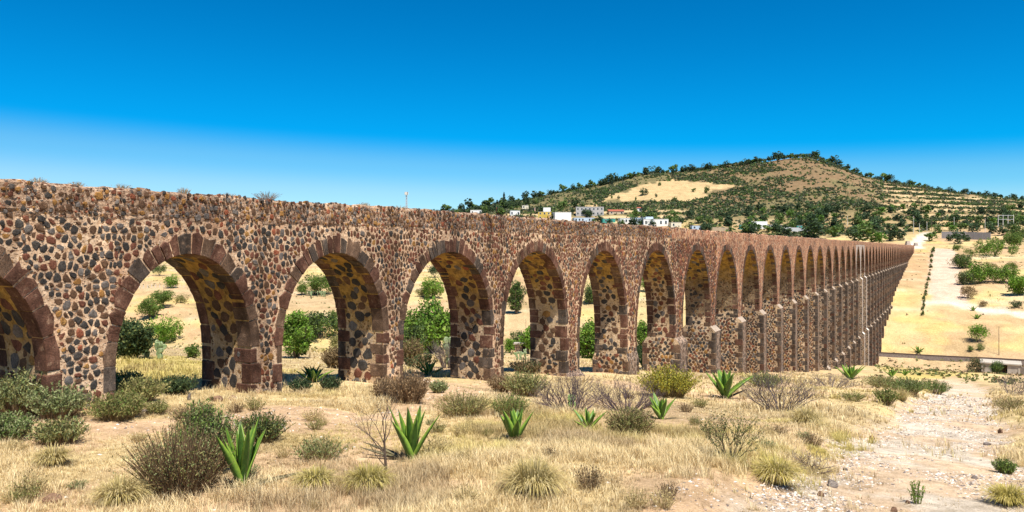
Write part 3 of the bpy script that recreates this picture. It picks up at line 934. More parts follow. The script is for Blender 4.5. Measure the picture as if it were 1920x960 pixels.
for n, (px, bx, by, bz, m) in enumerate(qlist):
    c = [(b[0] + b[1]) / 2 for b in (bx, by, bz)]
    if n < 300:
        mb = MB(); mb.box(bx[0] - c[0], bx[1] - c[0], by[0] - c[1], by[1] - c[1], bz[0] - c[2], bz[1] - c[2], 0, .03, .016)
        ob("quoin", mb.mesh("quoin", [(QRED, QGREY, QBROWN)[m]]), aq, c)
    else:
        rest.box(bx[0], bx[1], by[0], by[1], bz[0], bz[1], m, .02, .006)
ob("quoin", rest.mesh("quoins_far", [QRED, QGREY, QBROWN]), aq, kind="stuff")

# --- rubble stones set in the mortar
NV = 8
def stone_shape(seed):
    r = random.Random(seed)
    ex = r.uniform(2.2, 4.5)
    pts = []
    for k in range(NV):
        t = 2 * math.pi * (k + r.uniform(-.36, .36)) / NV
        c, s_ = math.cos(t), math.sin(t)
        rad = 1 / ((abs(c) ** ex + abs(s_) ** ex) ** (1 / ex)) * r.uniform(.74, 1.10)
        pts.append((c * rad, s_ * rad))
    h1 = [r.uniform(.75, 1.1) for _ in range(NV)]; h2 = [r.uniform(.8, 1.25) for _ in range(NV)]
    return pts, h1, h2
SHAPES = [stone_shape(100 + k) for k in range(14)]
def stone_verts(sh, ra, rb, h):
    if sh < 0:
        pts, h1, h2 = ra, SHAPES[0][1], SHAPES[int(abs(ra[0][0]) * 1e4) % 14][2]; ra = rb = 1.0
    else:
        pts, h1, h2 = SHAPES[sh]
    v = [(x * ra, y * rb, -.03) for x, y in pts]
    v += [(x * ra * .95, y * rb * .95, h * .55 * a) for (x, y), a in zip(pts, h1)]
    v += [(x * ra * .66, y * rb * .66, h * a) for (x, y), a in zip(pts, h2)]
    return v
STF4 = [(a + k, a + (k + 1) % NV, a + NV + (k + 1) % NV, a + NV + k) for a in (0, NV) for k in range(NV)]
STTOP = tuple(range(2 * NV, 3 * NV))
stones = []     # (size px, centre, U, V, N, ra, rb, h, shape, mat, rot)
def field(surf, u0, u1, v0, v1, inside, levels, weights, place, pxw, hh=.03, gap=.03, tall=1.0):
    """throws stones of falling size on a face, none touching another"""
    cell = {}; G = .5
    area = (u1 - u0) * max(0.1, v1 - v0)
    for (r0, r1, per) in levels:
        for _ in range(int(area * per)):
            cu = rnd.uniform(u0, u1); cv = rnd.uniform(v0, v1)
            ra = rnd.uniform(r0, r1); rb = ra * rnd.uniform(.72, 1.35) * tall
            ku, kv = int(cu // G), int(cv // G); ok = True
            for i in (ku - 1, ku, ku + 1):
                for j in (kv - 1, kv, kv + 1):
                    for (x, y, a2, b2) in cell.get((i, j), ()):
                        du = abs(cu - x) / (ra + a2 + gap); dv = abs(cv - y) / (rb + b2 + gap)
                        if du < 1 and dv < 1 and du ** 2.6 + dv ** 2.6 < 1.0:
                            ok = False; break
                    if not ok: break
                if not ok: break
            if not ok or not inside(cu, cv, ra, rb): continue
            cell.setdefault((ku, kv), []).append((cu, cv, ra, rb))
            m = rnd.choices(range(6), weights(cu, cv))[0]
            p, U, V_, Nn = place(cu, cv)
            stones.append((pxw(cu) * min(ra, rb) * 2, p, U, V_, Nn, ra, rb, hh * rnd.uniform(.5, 1.4), rnd.randrange(14), m, rnd.uniform(-.4, .4)))
def clip(poly, px, py, nx, ny):
    out = []
    n = len(poly)
    for k in range(n):
        a = poly[k]; b = poly[(k + 1) % n]
        da = (a[0] - px) * nx + (a[1] - py) * ny; db = (b[0] - px) * nx + (b[1] - py) * ny
        if da <= 0: out.append(a)
        if (da < 0) != (db < 0):
            t = da / (da - db); out.append((a[0] + (b[0] - a[0]) * t, a[1] + (b[1] - a[1]) * t))
    return out
CANG = [(math.cos(6.28318 * k / NV + .2), math.sin(6.28318 * k / NV + .2)) for k in range(NV)]
def packed(u0, u1, v0, v1, cw, ch, inside, gap, weights, place, pxw, hh=.025, jit=.43, drop=.03, split=.16):
    """rubble laid close: the cells of jittered points, drawn in from their joints"""
    nu = max(1, round((u1 - u0) / cw)); nv = max(1, round((v1 - v0) / ch))
    cw, ch = (u1 - u0) / nu, (v1 - v0) / nv
    P = {}
    for i in range(-1, nu + 1):
        for j in range(-1, nv + 1):
            l = [(u0 + (i + .5 + rnd.uniform(-jit, jit) + (.25 if j % 2 else -.25)) * cw, v0 + (j + .5 + rnd.uniform(-jit, jit)) * ch)]
            if rnd.random() < split: l.append((l[0][0] + rnd.uniform(-.5, .5) * cw, l[0][1] + rnd.choice((-.5, .5)) * ch))
            P[(i, j)] = l
    for i in range(nu):
        for j in range(nv):
            for q, c in enumerate(P[(i, j)]):
                if not inside(c[0], c[1], 0, 0) or rnd.random() < drop: continue
                poly = [(c[0] - cw * 1.2, c[1] - ch * 1.2), (c[0] + cw * 1.2, c[1] - ch * 1.2), (c[0] + cw * 1.2, c[1] + ch * 1.2), (c[0] - cw * 1.2, c[1] + ch * 1.2)]
                for ii in range(i - 2, i + 3):
                    for jj in range(j - 2, j + 3):
                        for q2, d in enumerate(P.get((ii, jj), ())):
                            if (ii, jj, q2) == (i, j, q): continue
                            dx, dy = d[0] - c[0], d[1] - c[1]; L = math.hypot(dx, dy)
                            if L < 1e-5 or L > 2.6 * max(cw, ch): continue
                            g = gap * .5
                            poly = clip(poly, c[0] + dx * .5 - dx / L * g, c[1] + dy * .5 - dy / L * g, dx / L, dy / L)
                            if len(poly) < 3: break
                        if len(poly) < 3: break
                    if len(poly) < 3: break
                if len(poly) < 3: continue
                cx = sum(p[0] for p in poly) / len(poly); cy = sum(p[1] for p in poly) / len(poly)
                pts = []
                for ca, sa in CANG:
                    best = 9.0
                    for k in range(len(poly)):
                        a = poly[k]; b = poly[(k + 1) % len(poly)]
                        ex, ey = b[0] - a[0], b[1] - a[1]; den = ca * ey - sa * ex
                        if abs(den) < 1e-9: continue
                        t = ((a[0] - cx) * ey - (a[1] - cy) * ex) / den
                        if 0 < t < best: best = t
                    pts.append(best)
                m = sum(pts) / NV
                if m < .022 or best > 5: continue
                pts = [min(t, m * 1.6) * rnd.uniform(.95, 1.05) for t in pts]
                for sc in (1.0, .8, .62, .45, 0):
                    if sc == 0 or all(inside(cx + ca * t * sc, cy + sa * t * sc, 0, 0) for (ca, sa), t in zip(CANG, pts)): break
                if sc == 0 or m * sc < .022: continue
                P2 = [(ca * t * sc, sa * t * sc) for (ca, sa), t in zip(CANG, pts)]
                p, U, V_, Nn = place(cx, cy)
                stones.append((pxw(cx) * m * sc * 2, p, U, V_, Nn, P2, 0, hh * rnd.uniform(.5, 1.5), -1, rnd.choices(range(6), weights(cx, cy))[0], 0))
FX, FY, FZ = Vector((1, 0, 0)), Vector((0, 1, 0)), Vector((0, 0, 1))
SMAX = 76.0
import bisect
MIDS = [A.m0 for A in ARCHES]
def in_front(s, z, ra, rb):
    if z > LEDGE - rb - .05: return False
    for A in ARCHES[max(0, bisect.bisect(MIDS, s) - 1):12]:
        if A.m0 - .01 <= s <= A.m1 + .01:
            for ds, dz in ((ra, 0), (-ra, 0), (0, -rb), (0, rb)):
                if A.inring(s + ds * .9, z + dz * .9, .015): return False
            return True
    return s < -5.3
def w_front(s, z):
    near = s < 28
    t = min(1, max(0, (s - 14) / 20))
    return (3.4 * (1 - t) + .9, 2.4 + 3.4 * t, 2.4 + 1.5 * t, .9, 1.6 * (1 - t) + .4, .25)
pf = lambda u: cam_px(u, 0, 0)[0]
fin = lambda s, z, ra, rb: z > -8.0 and in_front(s, z, ra, rb) and z > wz(s, 0) - .3
fpl = lambda u, v: (Vector((u, 0, v)), FX, FZ, -FY)
packed(-7, 27, -8.0, LEDGE - .02, .20, .245, fin, .040, w_front, fpl, pf, .022)
packed(27, 48, -9.0, LEDGE - .02, .20, .29, fin, .032, w_front, fpl, pf, .022)
packed(48, SMAX, -11, LEDGE - .02, .26, .36, fin, .03, w_front, fpl, pf, .022)
# parapet: smaller, paler, rougher
def w_par(s, z): return (1.1, 1.6, 3.4, 2.0, 3.0, .8)
field('p', -7, 62, LEDGE - .02, TOP - .1, lambda s, z, ra, rb: True, [(.08, .12, 5), (.05, .08, 30), (.022, .05, 110)], w_par,
      lambda u, v: (Vector((u, -.03, v)), FX, FZ, -FY), pf, .018, .012, 1.0)
# lumps along the very top edge
for k in range(900):
    s = rnd.uniform(-6, 66) if k < 700 else rnd.uniform(60, 120)
    ra = rnd.uniform(.025, .065)
    stones.append((pf(s) * ra * 1.2, Vector((s, rnd.uniform(-.03, .2), TOP + (fbm(np.array([s]), np.array([0.]), .5, 3, 101)[0] - .5) * .16 - .04)), FX, FY, FZ, ra, ra * rnd.uniform(.6, 1), ra * rnd.uniform(.6, 1.2), rnd.randrange(14), rnd.choices(range(6), (3, 2, 3, 1, 2, 0))[0], rnd.uniform(-.5, .5)))
# jambs (the faces that look back along the aqueduct) and vaults
def w_jamb(u, v): return (4.5, 1.6, 2.6, .25, 1.2, .1)
for i in range(0, 17):
    A = ARCHES[i]
    zg = wz(A.x1, -TH / 2) - .3
    low = zg < -8
    px = lambda u, A=A: cam_px(A.x1, 0, 0)[0]
    zl = max(zg, -7.4) if low else zg
    big = [(.18, .29, 40), (.11, .18, 60), (.05, .10, 80)]
    if i < 17:
        packed(.44, TH - .44, zl, A.zs, .46, .40, lambda u, v, ra, rb, zl=zl, A=A: .46 < u < TH - .46 and zl < v < A.zs, .05, w_jamb,
               lambda u, v, A=A: (Vector((A.x1, u, v)), FY, FZ, -FX), px, .022, .34, .05)
    # vault stones, fading out towards the crown
    L = 0.0; th = np.linspace(0, math.pi * .9, 60); arc = [0]
    for k in range(1, 60):
        a, b = A.pt(th[k - 1]), A.pt(th[k]); arc.append(arc[-1] + math.hypot(a[0] - b[0], a[1] - b[1]))
    def vplace(u, v, A=A, arc=arc, th=th):
        t = float(np.interp(v, arc, th)); x, z = A.pt(t)
        nx, nz = math.cos(t) / A.a, math.sin(t) / A.r; l = math.hypot(nx, nz); n = Vector((-nx / l, 0, -nz / l))
        return (Vector((x, u, z)), FY, n.cross(FY) * -1 if False else FY.cross(n) * 1, n)
    if i < 17:
        packed(.44, TH - .44, 0, arc[-1], .46, .40, lambda u, v, ra, rb: .46 < u < TH - .46, .05, w_jamb, vplace, px, .014, .34, .16)
    if low and i + 1 < 17:      # buttressed stage: left face between its quoins
        packed(-.2, TH + .2, zg, -7.5, .33, .31, lambda u, v, ra, rb: .06 < u < TH - .06 and v < -7.52, .045, lambda u, v: (3.2, 2.2, 3.2, .7, 1.6, .2),
               lambda u, v, A=A: (Vector((A.x1 - .03, u, v)), FY, FZ, -FX), px, .025, .36, .03)
stones.sort(key=lambda t: -t[0])
# the 300 that show largest: parts sharing their meshes
smesh = {}
VV = []; MM = []; QF = []; TF = []
for n, (px, c, U, V_, Nn, ra, rb, h, sh, m, rot) in enumerate(stones):
    U2 = U * math.cos(rot) + V_ * math.sin(rot); V2 = V_ * math.cos(rot) - U * math.sin(rot)
    if n < 300:
        key = (sh, m) if sh >= 0 else ('own', n)
        if key not in smesh:
            v = stone_verts(sh, 1 if sh >= 0 else ra, 1, 1)
            v = [(x, y, z if z > 0 else -1.0) for x, y, z in v]
            me = bpy.data.meshes.new("rubble_stone"); me.from_pydata(v, [], STF4 + [STTOP]); me.materials.append(STONES[m])
            smesh[key] = me
        o = bpy.data.objects.new("rubble_stone", smesh[key]); COL.objects.link(o); o.parent = aq
        if U2.cross(V2).dot(Nn) < 0: U2 = -U2
        Mx = Matrix((U2 * (ra if sh >= 0 else 1), V2 * (rb if sh >= 0 else 1), Nn * h)).transposed().to_4x4(); Mx.translation = c
        o.matrix_basis = Mx
    else:
        if U2.cross(V2).dot(Nn) < 0: U2 = -U2
        b = len(VV)
        for x, y, z in stone_verts(sh, ra, rb, h):
            VV.append(c + U2 * x + V2 * y + Nn * z)
        QF += [(b + f[0], b + f[1], b + f[2], b + f[3]) for f in STF4]; TF.append(tuple(b + k for k in STTOP)); MM.append(m)
me = mesh_np("rubble_stones", [tuple(v) for v in VV], [np.array(QF), np.array(TF)], STONES, midx=np.concatenate([np.repeat(MM, 2 * NV), MM]))
ob("rubble_stone", me, aq, kind="stuff")
print("stones", len(stones), "voussoirs", len(vlist), "quoins", len(qlist), "min px of part", stones[300][0])

# ---------------------------------------------------------------- vegetation builders
def unit(n):
    v = rng.normal(size=(n, 3)); return v / np.linalg.norm(v, axis=1)[:, None]
def pal(n, cols, var=.18):
    c = np.array(cols)[rng.integers(0, len(cols), n)]
    return c * (1 + (rng.random((n, 1)) - .5) * 2 * var)
def leaf_quads(P, size, cols, up=0.0, aspect=.5):
    n = len(P); a = unit(n); a[:, 2] += up; a /= np.linalg.norm(a, axis=1)[:, None]
    b = np.cross(a, unit(n)); b /= np.linalg.norm(b, axis=1)[:, None] + 1e-9
    s = (size * (.6 + .8 * rng.random(n)))[:, None]
    V = np.stack([P - a * s, P + b * s * aspect, P + a * s, P - b * s * aspect], 1).reshape(-1, 3)
    return V, np.arange(4 * n).reshape(-1, 4), np.repeat(cols, 4, 0)
def crown_points(n, rx, rz, zc, nclump, cr, seed, flat=0.0):
    """leaf positions in ragged clumps spread through a crown"""
    r = np.random.default_rng(seed)
    c = r.normal(size=(nclump, 3)); c /= np.linalg.norm(c, axis=1)[:, None]
    c *= (r.random(nclump) ** .45)[:, None]
    c[:, 2] = np.where(c[:, 2] < -flat, -flat + (c[:, 2] + flat) * .3, c[:, 2])
    c = c * [rx * .78, rx * .78, rz * .8]; c[:, 2] += zc
    rad = cr * (.55 + .8 * r.random(nclump))
    k = r.integers(0, nclump, n)
    d = r.normal(size=(n, 3)); d /= np.linalg.norm(d, axis=1)[:, None]
    P = c[k] + d * (rad[k] * (.55 + .5 * r.random(n)))[:, None]
    return P, k
def cat(parts):
    V = []; F_ = {}; C = []; b = 0
    for v, f, c in parts:
        V.append(v); C.append(c)
        for g in (f if isinstance(f, list) else [f]):
            if len(g): F_.setdefault(g.shape[1], []).append(g + b)
        b += len(v)
    return np.concatenate(V), [np.concatenate(g) for g in F_.values()], np.concatenate(C)
def branch_tree(base, h, depth, spread, r0, nb, seed, droop=0.0, seg=2, col=(.16, .11, .08), first=None, lean=(0, 0)):
    """recursive bare branches as tapering tubes"""
    r = random.Random(seed); mb = MB()
    def go(p, d, L, rad, lev):
        q = p
        for k in range(seg):
            d2 = (d + Vector((r.uniform(-.22, .22), r.uniform(-.22, .22), r.uniform(-.12, .16) - droop))).normalized()
            q2 = q + d2 * (L / seg)
            mb.tube(q, q2, rad * (1 - .28 * k), rad * (1 - .28 * (k + 1)), 3 if lev else 5, 0)
            q, d = q2, d2
            if lev < depth and k < seg - 1 and r.random() < .7:
                nd = (d + Vector((r.uniform(-1, 1), r.uniform(-1, 1), r.uniform(-.1, .8))) * spread).normalized()
                go(q, nd, L * r.uniform(.5, .75), rad * .5, lev + 1)
        if lev < depth:
            for _ in range(nb if lev else (first or nb)):
                nd = (d + Vector((r.uniform(-1, 1), r.uniform(-1, 1), r.uniform(-.25, .75))) * spread).normalized()
                go(q, nd, L * r.uniform(.55, .85), rad * .56, lev + 1)
    go(Vector(base), Vector((lean[0], lean[1], 1)).normalized(), h, r0, 0)
    v = np.array(mb.v, float)
    c = np.tile(np.array(col), (len(v), 1)) * (1 + (rng.random((len(v), 1)) - .5) * .3)
    q = np.array([f for f in mb.f if len(f) == 4])
    return v, q, c
def broom(w, h, nst, leafcols, stemcol, leafn=9, leaf=.035, seed=1, lean=.9, leaf_from=.45, arch=.15):
    """stems fanning out of the ground, leafy towards their tips"""
    r = np.random.default_rng(seed)
    az = r.random(nst) * 2 * np.pi; ra = np.sqrt(r.random(nst))
    bx, by = np.cos(az) * ra * w * .28, np.sin(az) * ra * w * .28
    L = h * (.55 + .5 * r.random(nst)) * (1.05 - .35 * ra ** 2)
    out = ra * lean * w * .5 * (.7 + .6 * r.random(nst))
    tx = bx + np.cos(az) * out * .7 + r.normal(size=nst) * .05 * w; ty = by + np.sin(az) * out * .7 + r.normal(size=nst) * .05 * w
    P0 = np.stack([bx, by, np.zeros(nst) - .03], 1); P2 = np.stack([tx, ty, L], 1)
    P1 = (P0 + P2) / 2 + np.stack([-np.cos(az) * out * arch, -np.sin(az) * out * arch, L * .08], 1)
    ts = [0, .35, .7, 1.0]
    pts = [((1 - t) ** 2) * P0 + 2 * t * (1 - t) * P1 + t * t * P2 for t in ts]
    sd = np.cross(P2 - P0, unit(nst)); sd /= np.linalg.norm(sd, axis=1)[:, None]
    wd = .006 + .004 * h
    V = []; C = []
    sc = pal(nst, [stemcol], .3)
    for p, k in zip(pts, (1, .8, .55, .2)):
        V += [p - sd * wd * k, p + sd * wd * k]; C += [sc, sc]
    V = np.stack(V, 1).reshape(-1, 3); C = np.stack(C, 1).reshape(-1, 3)
    i = np.arange(nst)[:, None] * 8
    Q = np.concatenate([np.concatenate([i + 2 * k, i + 2 * k + 1, i + 2 * k + 3, i + 2 * k + 2], 1) for k in range(3)])
    parts = [(V, Q, C)]
    if leafn:
        n = nst * leafn; k = np.repeat(np.arange(nst), leafn)
        t = (leaf_from + (1 - leaf_from) * r.random(n))[:, None]
        P = ((1 - t) ** 2) * P0[k] + 2 * t * (1 - t) * P1[k] + t * t * P2[k] + r.normal(size=(n, 3)) * .012
        lv, lq, lc = leaf_quads(P, leaf, pal(n, leafcols, .25), up=.9, aspect=.34)
        parts.append((lv, lq, lc))
    return cat(parts)
GREENS = [(.10, .16, .03), (.13, .20, .035), (.075, .125, .028), (.17, .23, .05)]
BRIGHT = [(.12, .24, .02), (.16, .29, .03), (.09, .19, .02), (.22, .33, .05)]
DARK = [(.045, .075, .028), (.06, .095, .035), (.075, .11, .04), (.035, .06, .025)]
OLIVE = [(.22, .23, .07), (.28, .26, .09), (.15, .17, .05), (.35, .30, .12)]
SAGE = [(.27, .30, .13), (.20, .25, .09), (.34, .35, .17), (.14, .17, .06)]
BROWNL = [(.22, .15, .07), (.17, .12, .06), (.28, .20, .10)]
PURP = (.115, .085, .088)

def px2m(px, t): return px * t / F
def top_mesh(name, v_f_c, m, label, cat_, loc, rz=0, sc=None, group=None):
    v, f, c = v_f_c
    o = ob(name, mesh_np(name, v, f, m, c), loc=loc, rot=(0, 0, rz), scale=sc)
    return tag(o, label, cat_, group)
def copy_thing(o, loc, rz, sc, label=None):
    c = o.copy(); COL.objects.link(c); c.location = loc; c.rotation_euler = (0, 0, rz)
    c.scale = sc if hasattr(sc, '__len__') else (sc,) * 3
    if label: c["label"] = label
    for ch in o.children:
        d = ch.copy(); COL.objects.link(d); d.parent = c
    return c

# --- agaves: each leaf a part
def agave_leaf(L, w, tilt, az, curl, seed, dead=False):
    r = random.Random(seed)
    ns, nc = 9, 5
    V = []; C = []
    g0 = np.array((.12, .105, .05) if dead else (.06, .145, .02)); g1 = np.array((.20, .16, .09) if dead else (.15, .29, .03))
    yy = 0.0; zz = 0.0; a = tilt
    for i in range(ns + 1):
        t = i / ns
        ww = w * 1.25 * (.62 + .55 * math.sin(min(1, t * 1.45) * math.pi / 2) - .17 * t) * (1 - t ** 3.2) + .004
        if dead: ww *= .75
        dep = ww * (.42 - .18 * t)
        th = w * .16 * (1 - t) + .004
        for k in range(nc):
            u = k / (nc - 1) * 2 - 1
            lift = dep * u * u
            x = u * ww / 2
            V.append((x, yy - math.cos(a) * lift, zz + math.sin(a) * lift))
            e = abs(u) ** 4
            col = g0 * (1 - t * .55) + g1 * t * .55
            col = col * (1 - .25 * (1 - abs(u))) * (.8 + .4 * ((seed * 37) % 10) / 10) + np.array((.30, .32, .04)) * e * .5 * (0 if dead else 1)
            if t > .93: col = np.array((.07, .05, .035))
            C.append(col)
        for k in (1, 2, 3):
            u = k / (nc - 1) * 2 - 1
            lift = dep * u * u
            V.append((u * ww / 2, yy - math.cos(a) * (lift - th), zz + math.sin(a) * (lift - th))); C.append(g0 * .9)
        yy += math.sin(a) * L / ns; zz += math.cos(a) * L / ns
        a += curl / ns
    V = np.array(V); st = nc + 3
    Q = []
    for i in range(ns):
        b = i * st; d = b + st
        for k in range(nc - 1):
            Q.append((b + k, b + k + 1, d + k + 1, d + k))
        low = [0, nc, nc + 1, nc + 2, nc - 1]
        for k in range(4):
            Q.append((b + low[k + 1], b + low[k], d + low[k], d + low[k + 1]))
    c, s = math.cos(az), math.sin(az)
    X = V[:, 0] * c - V[:, 1] * s; Y = V[:, 0] * s + V[:, 1] * c
    return np.stack([X, Y, V[:, 2]], 1), np.array(Q), np.array(C)
def agave(label, px, py, h, nleaf=13, spread=.75, seed=1, dead=0, wfac=.17, rz=0.0):
    p, t = at(px, py); H = px2m(h, t)
    root = empty("agave", label, "agave", p - Vector((0, 0, .04)), rz)
    r = random.Random(seed)
    for k in range(nleaf):
        inner = k / nleaf
        tilt = spread * (1 - inner) ** .8 * r.uniform(.85, 1.15) + .06
        L = H * (1.04 - .26 * r.random()) / max(.75, math.cos(tilt * .9))
        v, q, c = agave_leaf(L, H * wfac * r.uniform(.8, 1.2), tilt + r.uniform(-.06, .1), k * 2.4 + r.uniform(-.25, .25), r.uniform(-.14, .16), seed * 50 + k)
        a = k * 2.4
        ob("leaf", mesh_np("leaf", v, q, AGAVEM, c, smooth=True), root)
    for k in range(5 if h > 35 else 0):     # dry stubs round the base
        v, q, c = agave_leaf(H * r.uniform(.28, .5), H * .10, r.uniform(1.0, 1.45), k * 1.3 + r.uniform(-.4, .4), r.uniform(-.1, .6), seed * 50 + 60 + k, True)
        o = ob("leaf", mesh_np("dead_leaf", v, q, AGAVEM, c, smooth=True), root); o["label"] = "short dry brown leaf at the base"
    for k in range(dead):
        v, q, c = agave_leaf(H * r.uniform(.7, 1.0), H * .11, r.uniform(1.25, 1.5), r.uniform(0, 6.28) if k > 1 else (-1.3, 1.25)[k], r.uniform(-.1, .5), seed * 50 + 30 + k, True)
        o = ob("leaf", mesh_np("dead_leaf", v, q, AGAVEM, c, smooth=True), root); o["label"] = "withered brown leaf lying on the ground"
    return root
agave("tall narrow agave beside the large brown bush at the lower left", 455, 914, 136, 10, .45, 11, 1, .115, .4)
agave("broad upright bright green agave just right of the bare little tree", 772, 864, 112, 11, .45, 12, 3, .135)
agave("agave with long withered leaves lying on both sides, in the middle foreground", 965, 830, 72, 11, .55, 13, 4, .19)
agave("small open agave in dry grass below the grey dead bushes", 1103, 807, 44, 10, .85, 14, 0, .18)
agave("dark green agave standing between a round bush and yellow grass, right of centre", 1240, 786, 46, 11, .6, 15, 2, .19)
agave("large blue green agave in front of the buttressed piers", 1360, 747, 60, 12, .72, 16, 2, .21)
agave("wide agave with spread leaves seen in the second whole arch", 587, 716, 38, 12, .95, 17, 0, .2)
agave("dark agave with drooping leaves seen in the third whole arch", 803, 704, 33, 11, 1.05, 18, 2, .19)
agave("sprawling agave at the foot of the tallest piers", 1594, 712, 32, 13, 1.0, 19, 2, .2)
agave("small bright agave to the right of the tallest piers", 1672, 707, 18, 10, .9, 20, 0, .2)
agave("small dull agave nearest the ravine edge, right of the bright one", 1697, 704, 13, 10, .95, 21, 0, .2)
agave("small agave on the slope just beyond the railway, nearest the aqueduct", 1722, 662, 16, 10, 1.0, 22, 0, .17)
agave("upper of two small agaves under the white dirt road", 1825, 583, 10, 10, .95, 23, 0, .17)
agave("lower of two small agaves under the white dirt road", 1832, 599, 13, 10, .95, 24, 0, .17)
agave("pale agave standing between two buttressed piers, behind the yellow bush", 1208, 694, 26, 10, .6, 25, 0, .2)

# --- leafy shrubs of the foreground
def broom_bush(label, px, py, w, h, nst, cols, stem, seed, leafn=9, leaf=.035, lf=.45, arch=.15, lean=1.0, name="shrub"):
    p, t = at(px, py); W, H = px2m(w, t), px2m(h, t)
    return top_mesh(name, broom(W, H, nst, cols, stem, leafn, leaf, seed, lean, lf, arch), LEAF, label, "bush", p, rnd.uniform(0, 6))
ST = (.20, .14, .08)
broom_bush("grey green leafy shrub at the left edge, tallest of its cluster", 36, 776, 112, 80, 420, SAGE + OLIVE[:2], ST, 1, 12, .045)
broom_bush("grey green shrub in front of the leftmost pier, right half of the left cluster", 108, 783, 90, 62, 340, SAGE, ST, 2, 12, .042)
broom_bush("darker green shrub at the left edge, nearest the camera in its cluster", 16, 828, 80, 54, 340, SAGE[1:] + GREENS[:1], ST, 3, 12, .04)
broom_bush("low shrub with straw coloured base at the front right of the left cluster", 112, 832, 84, 48, 320, SAGE[:2] + OLIVE, ST, 4, 10, .036)
broom_bush("olive broom like bush at the foot of the leftmost pier", 222, 786, 90, 52, 420, OLIVE + GREENS[:1], (.22, .17, .08), 5, 10, .035)
broom_bush("olive bush half behind another, right of the leftmost pier", 262, 752, 80, 46, 360, OLIVE, (.22, .17, .08), 6, 10, .04)
broom_bush("tiny olive tuft on the bare strip before the first whole arch", 294, 777, 34, 26, 160, OLIVE, (.22, .17, .08), 7, 8, .03)
broom_bush("large half dry bush, brown below and green on top, lower left", 338, 920, 180, 122, 640, BROWNL + OLIVE[:2] + SAGE[:2], (.17, .11, .06), 8, 8, .024, .3, .12, .85)
broom_bush("green crowned shrub rising behind the large half dry bush", 385, 890, 95, 140, 420, GREENS + SAGE[:2], (.17, .12, .07), 9, 14, .03, .55)
broom_bush("thin brown stemmed bush on the edge of the bare strip, left of centre", 363, 800, 72, 44, 260, BROWNL + OLIVE[:1], (.19, .13, .07), 10, 6, .028)
broom_bush("dark olive bush right of the tall narrow agave", 492, 828, 78, 58, 360, OLIVE[:1] + DARK[2:] + GREENS[:1], (.17, .13, .06), 11, 10, .03)
broom_bush("low grey green tuft in straw between the tall agave and the bare tree", 604, 860, 88, 40, 240, SAGE + OLIVE, (.30, .24, .12), 12, 6, .028)
broom_bush("rusty dry bush against the pier left of the third whole arch, right one of two", 768, 756, 66, 62, 420, [(.26, .17, .085), (.32, .22, .12), (.21, .14, .075)], (.23, .15, .08), 13, 9, .04, .3)
broom_bush("rusty dry bush against the pier left of the third whole arch, left one of two", 724, 752, 48, 46, 320, [(.26, .17, .085), (.32, .22, .12), (.21, .14, .075)], (.23, .15, .08), 14, 9, .04, .3)
broom_bush("straw and olive grass bush in front of the third whole arch", 868, 782, 92, 48, 380, OLIVE + [(.34, .27, .12)], (.30, .23, .11), 15, 7, .03)
broom_bush("upright green grass bush behind the agave with withered leaves", 958, 782, 66, 44, 320, OLIVE + GREENS, (.30, .25, .11), 16, 8, .03)
broom_bush("small grey green cushion shrub between two piers, left of centre", 822, 737, 32, 24, 180, SAGE, ST, 17, 10, .04)
broom_bush("olive shrub beside the pier of the fourth whole arch", 985, 742, 74, 48, 320, OLIVE + SAGE[:1], (.26, .2, .1), 18, 9, .05)
broom_bush("rust tinted bush at the foot of the pier right of the third whole arch", 940, 735, 44, 34, 260, [(.26, .17, .085), (.30, .22, .12)], (.23, .15, .08), 19, 8, .05)
broom_bush("round olive brown bush in the grass, right of the small open agave", 1182, 818, 76, 56, 480, OLIVE + BROWNL[:1], (.19, .13, .07), 20, 11, .028)
broom_bush("yellow flowering bush in front of the buttressed piers", 1254, 744, 96, 58, 520, [(.36, .32, .035), (.42, .36, .05), (.24, .25, .045)], (.17, .13, .06), 21, 12, .055)
broom_bush("small green bush on the near bank of the gravel wash", 1660, 757, 40, 30, 240, GREENS + OLIVE, ST, 22, 10, .05)
broom_bush("pale olive tuft on the near bank, left of the small green bush", 1598, 752, 40, 18, 160, OLIVE, (.3, .24, .12), 23, 7, .04)
broom_bush("grey green shrub at the far end of the near bank, left one of two", 1700, 738, 58, 30, 360, SAGE + GREENS, ST, 24, 11, .06)
broom_bush("grey green shrub at the far end of the near bank, right one of two", 1748, 738, 56, 27, 360, GREENS + SAGE[:1], ST, 25, 11, .06)
broom_bush("little green clump of stems on the right edge of the gravel wash", 1885, 888, 34, 30, 150, GREENS, (.16, .17, .06), 26, 6, .03)
broom_bush("slender yellow green sapling growing in the gravel wash", 1719, 944, 24, 46, 26, BRIGHT + OLIVE[:1], (.2, .2, .07), 27, 16, .025, .3)
broom_bush("olive shrub in front of the tall piers, left of the dark dead bush", 1432, 727, 62, 30, 320, OLIVE + SAGE, ST, 28, 10, .055)
broom_bush("dark spiky clump in the shade of the second whole arch, left one of two", 563, 734, 38, 26, 240, DARK, (.05, .05, .03), 29, 5, .04)
broom_bush("dark spiky clump in the shade of the second whole arch, right one of two", 618, 733, 38, 32, 240, DARK, (.05, .05, .03), 30, 5, .04)
broom_bush("low dark bush in the shade under the first whole arch", 330, 738, 62, 34, 320, DARK + SAGE[3:], (.06, .06, .03), 31, 9, .04)
broom_bush("weedy green shrub behind the jamb of the first whole arch", 236, 730, 56, 36, 300, SAGE + GREENS, ST, 32, 9, .045)
broom_bush("brown dry shrub seen low in the second whole arch", 628, 690, 40, 40, 300, BROWNL, (.2, .14, .08), 33, 9, .07, .3)
broom_bush("brownish shrub seen low in the third whole arch", 772, 684, 40, 52, 320, BROWNL + OLIVE[:1], (.2, .14, .08), 34, 9, .07, .3)
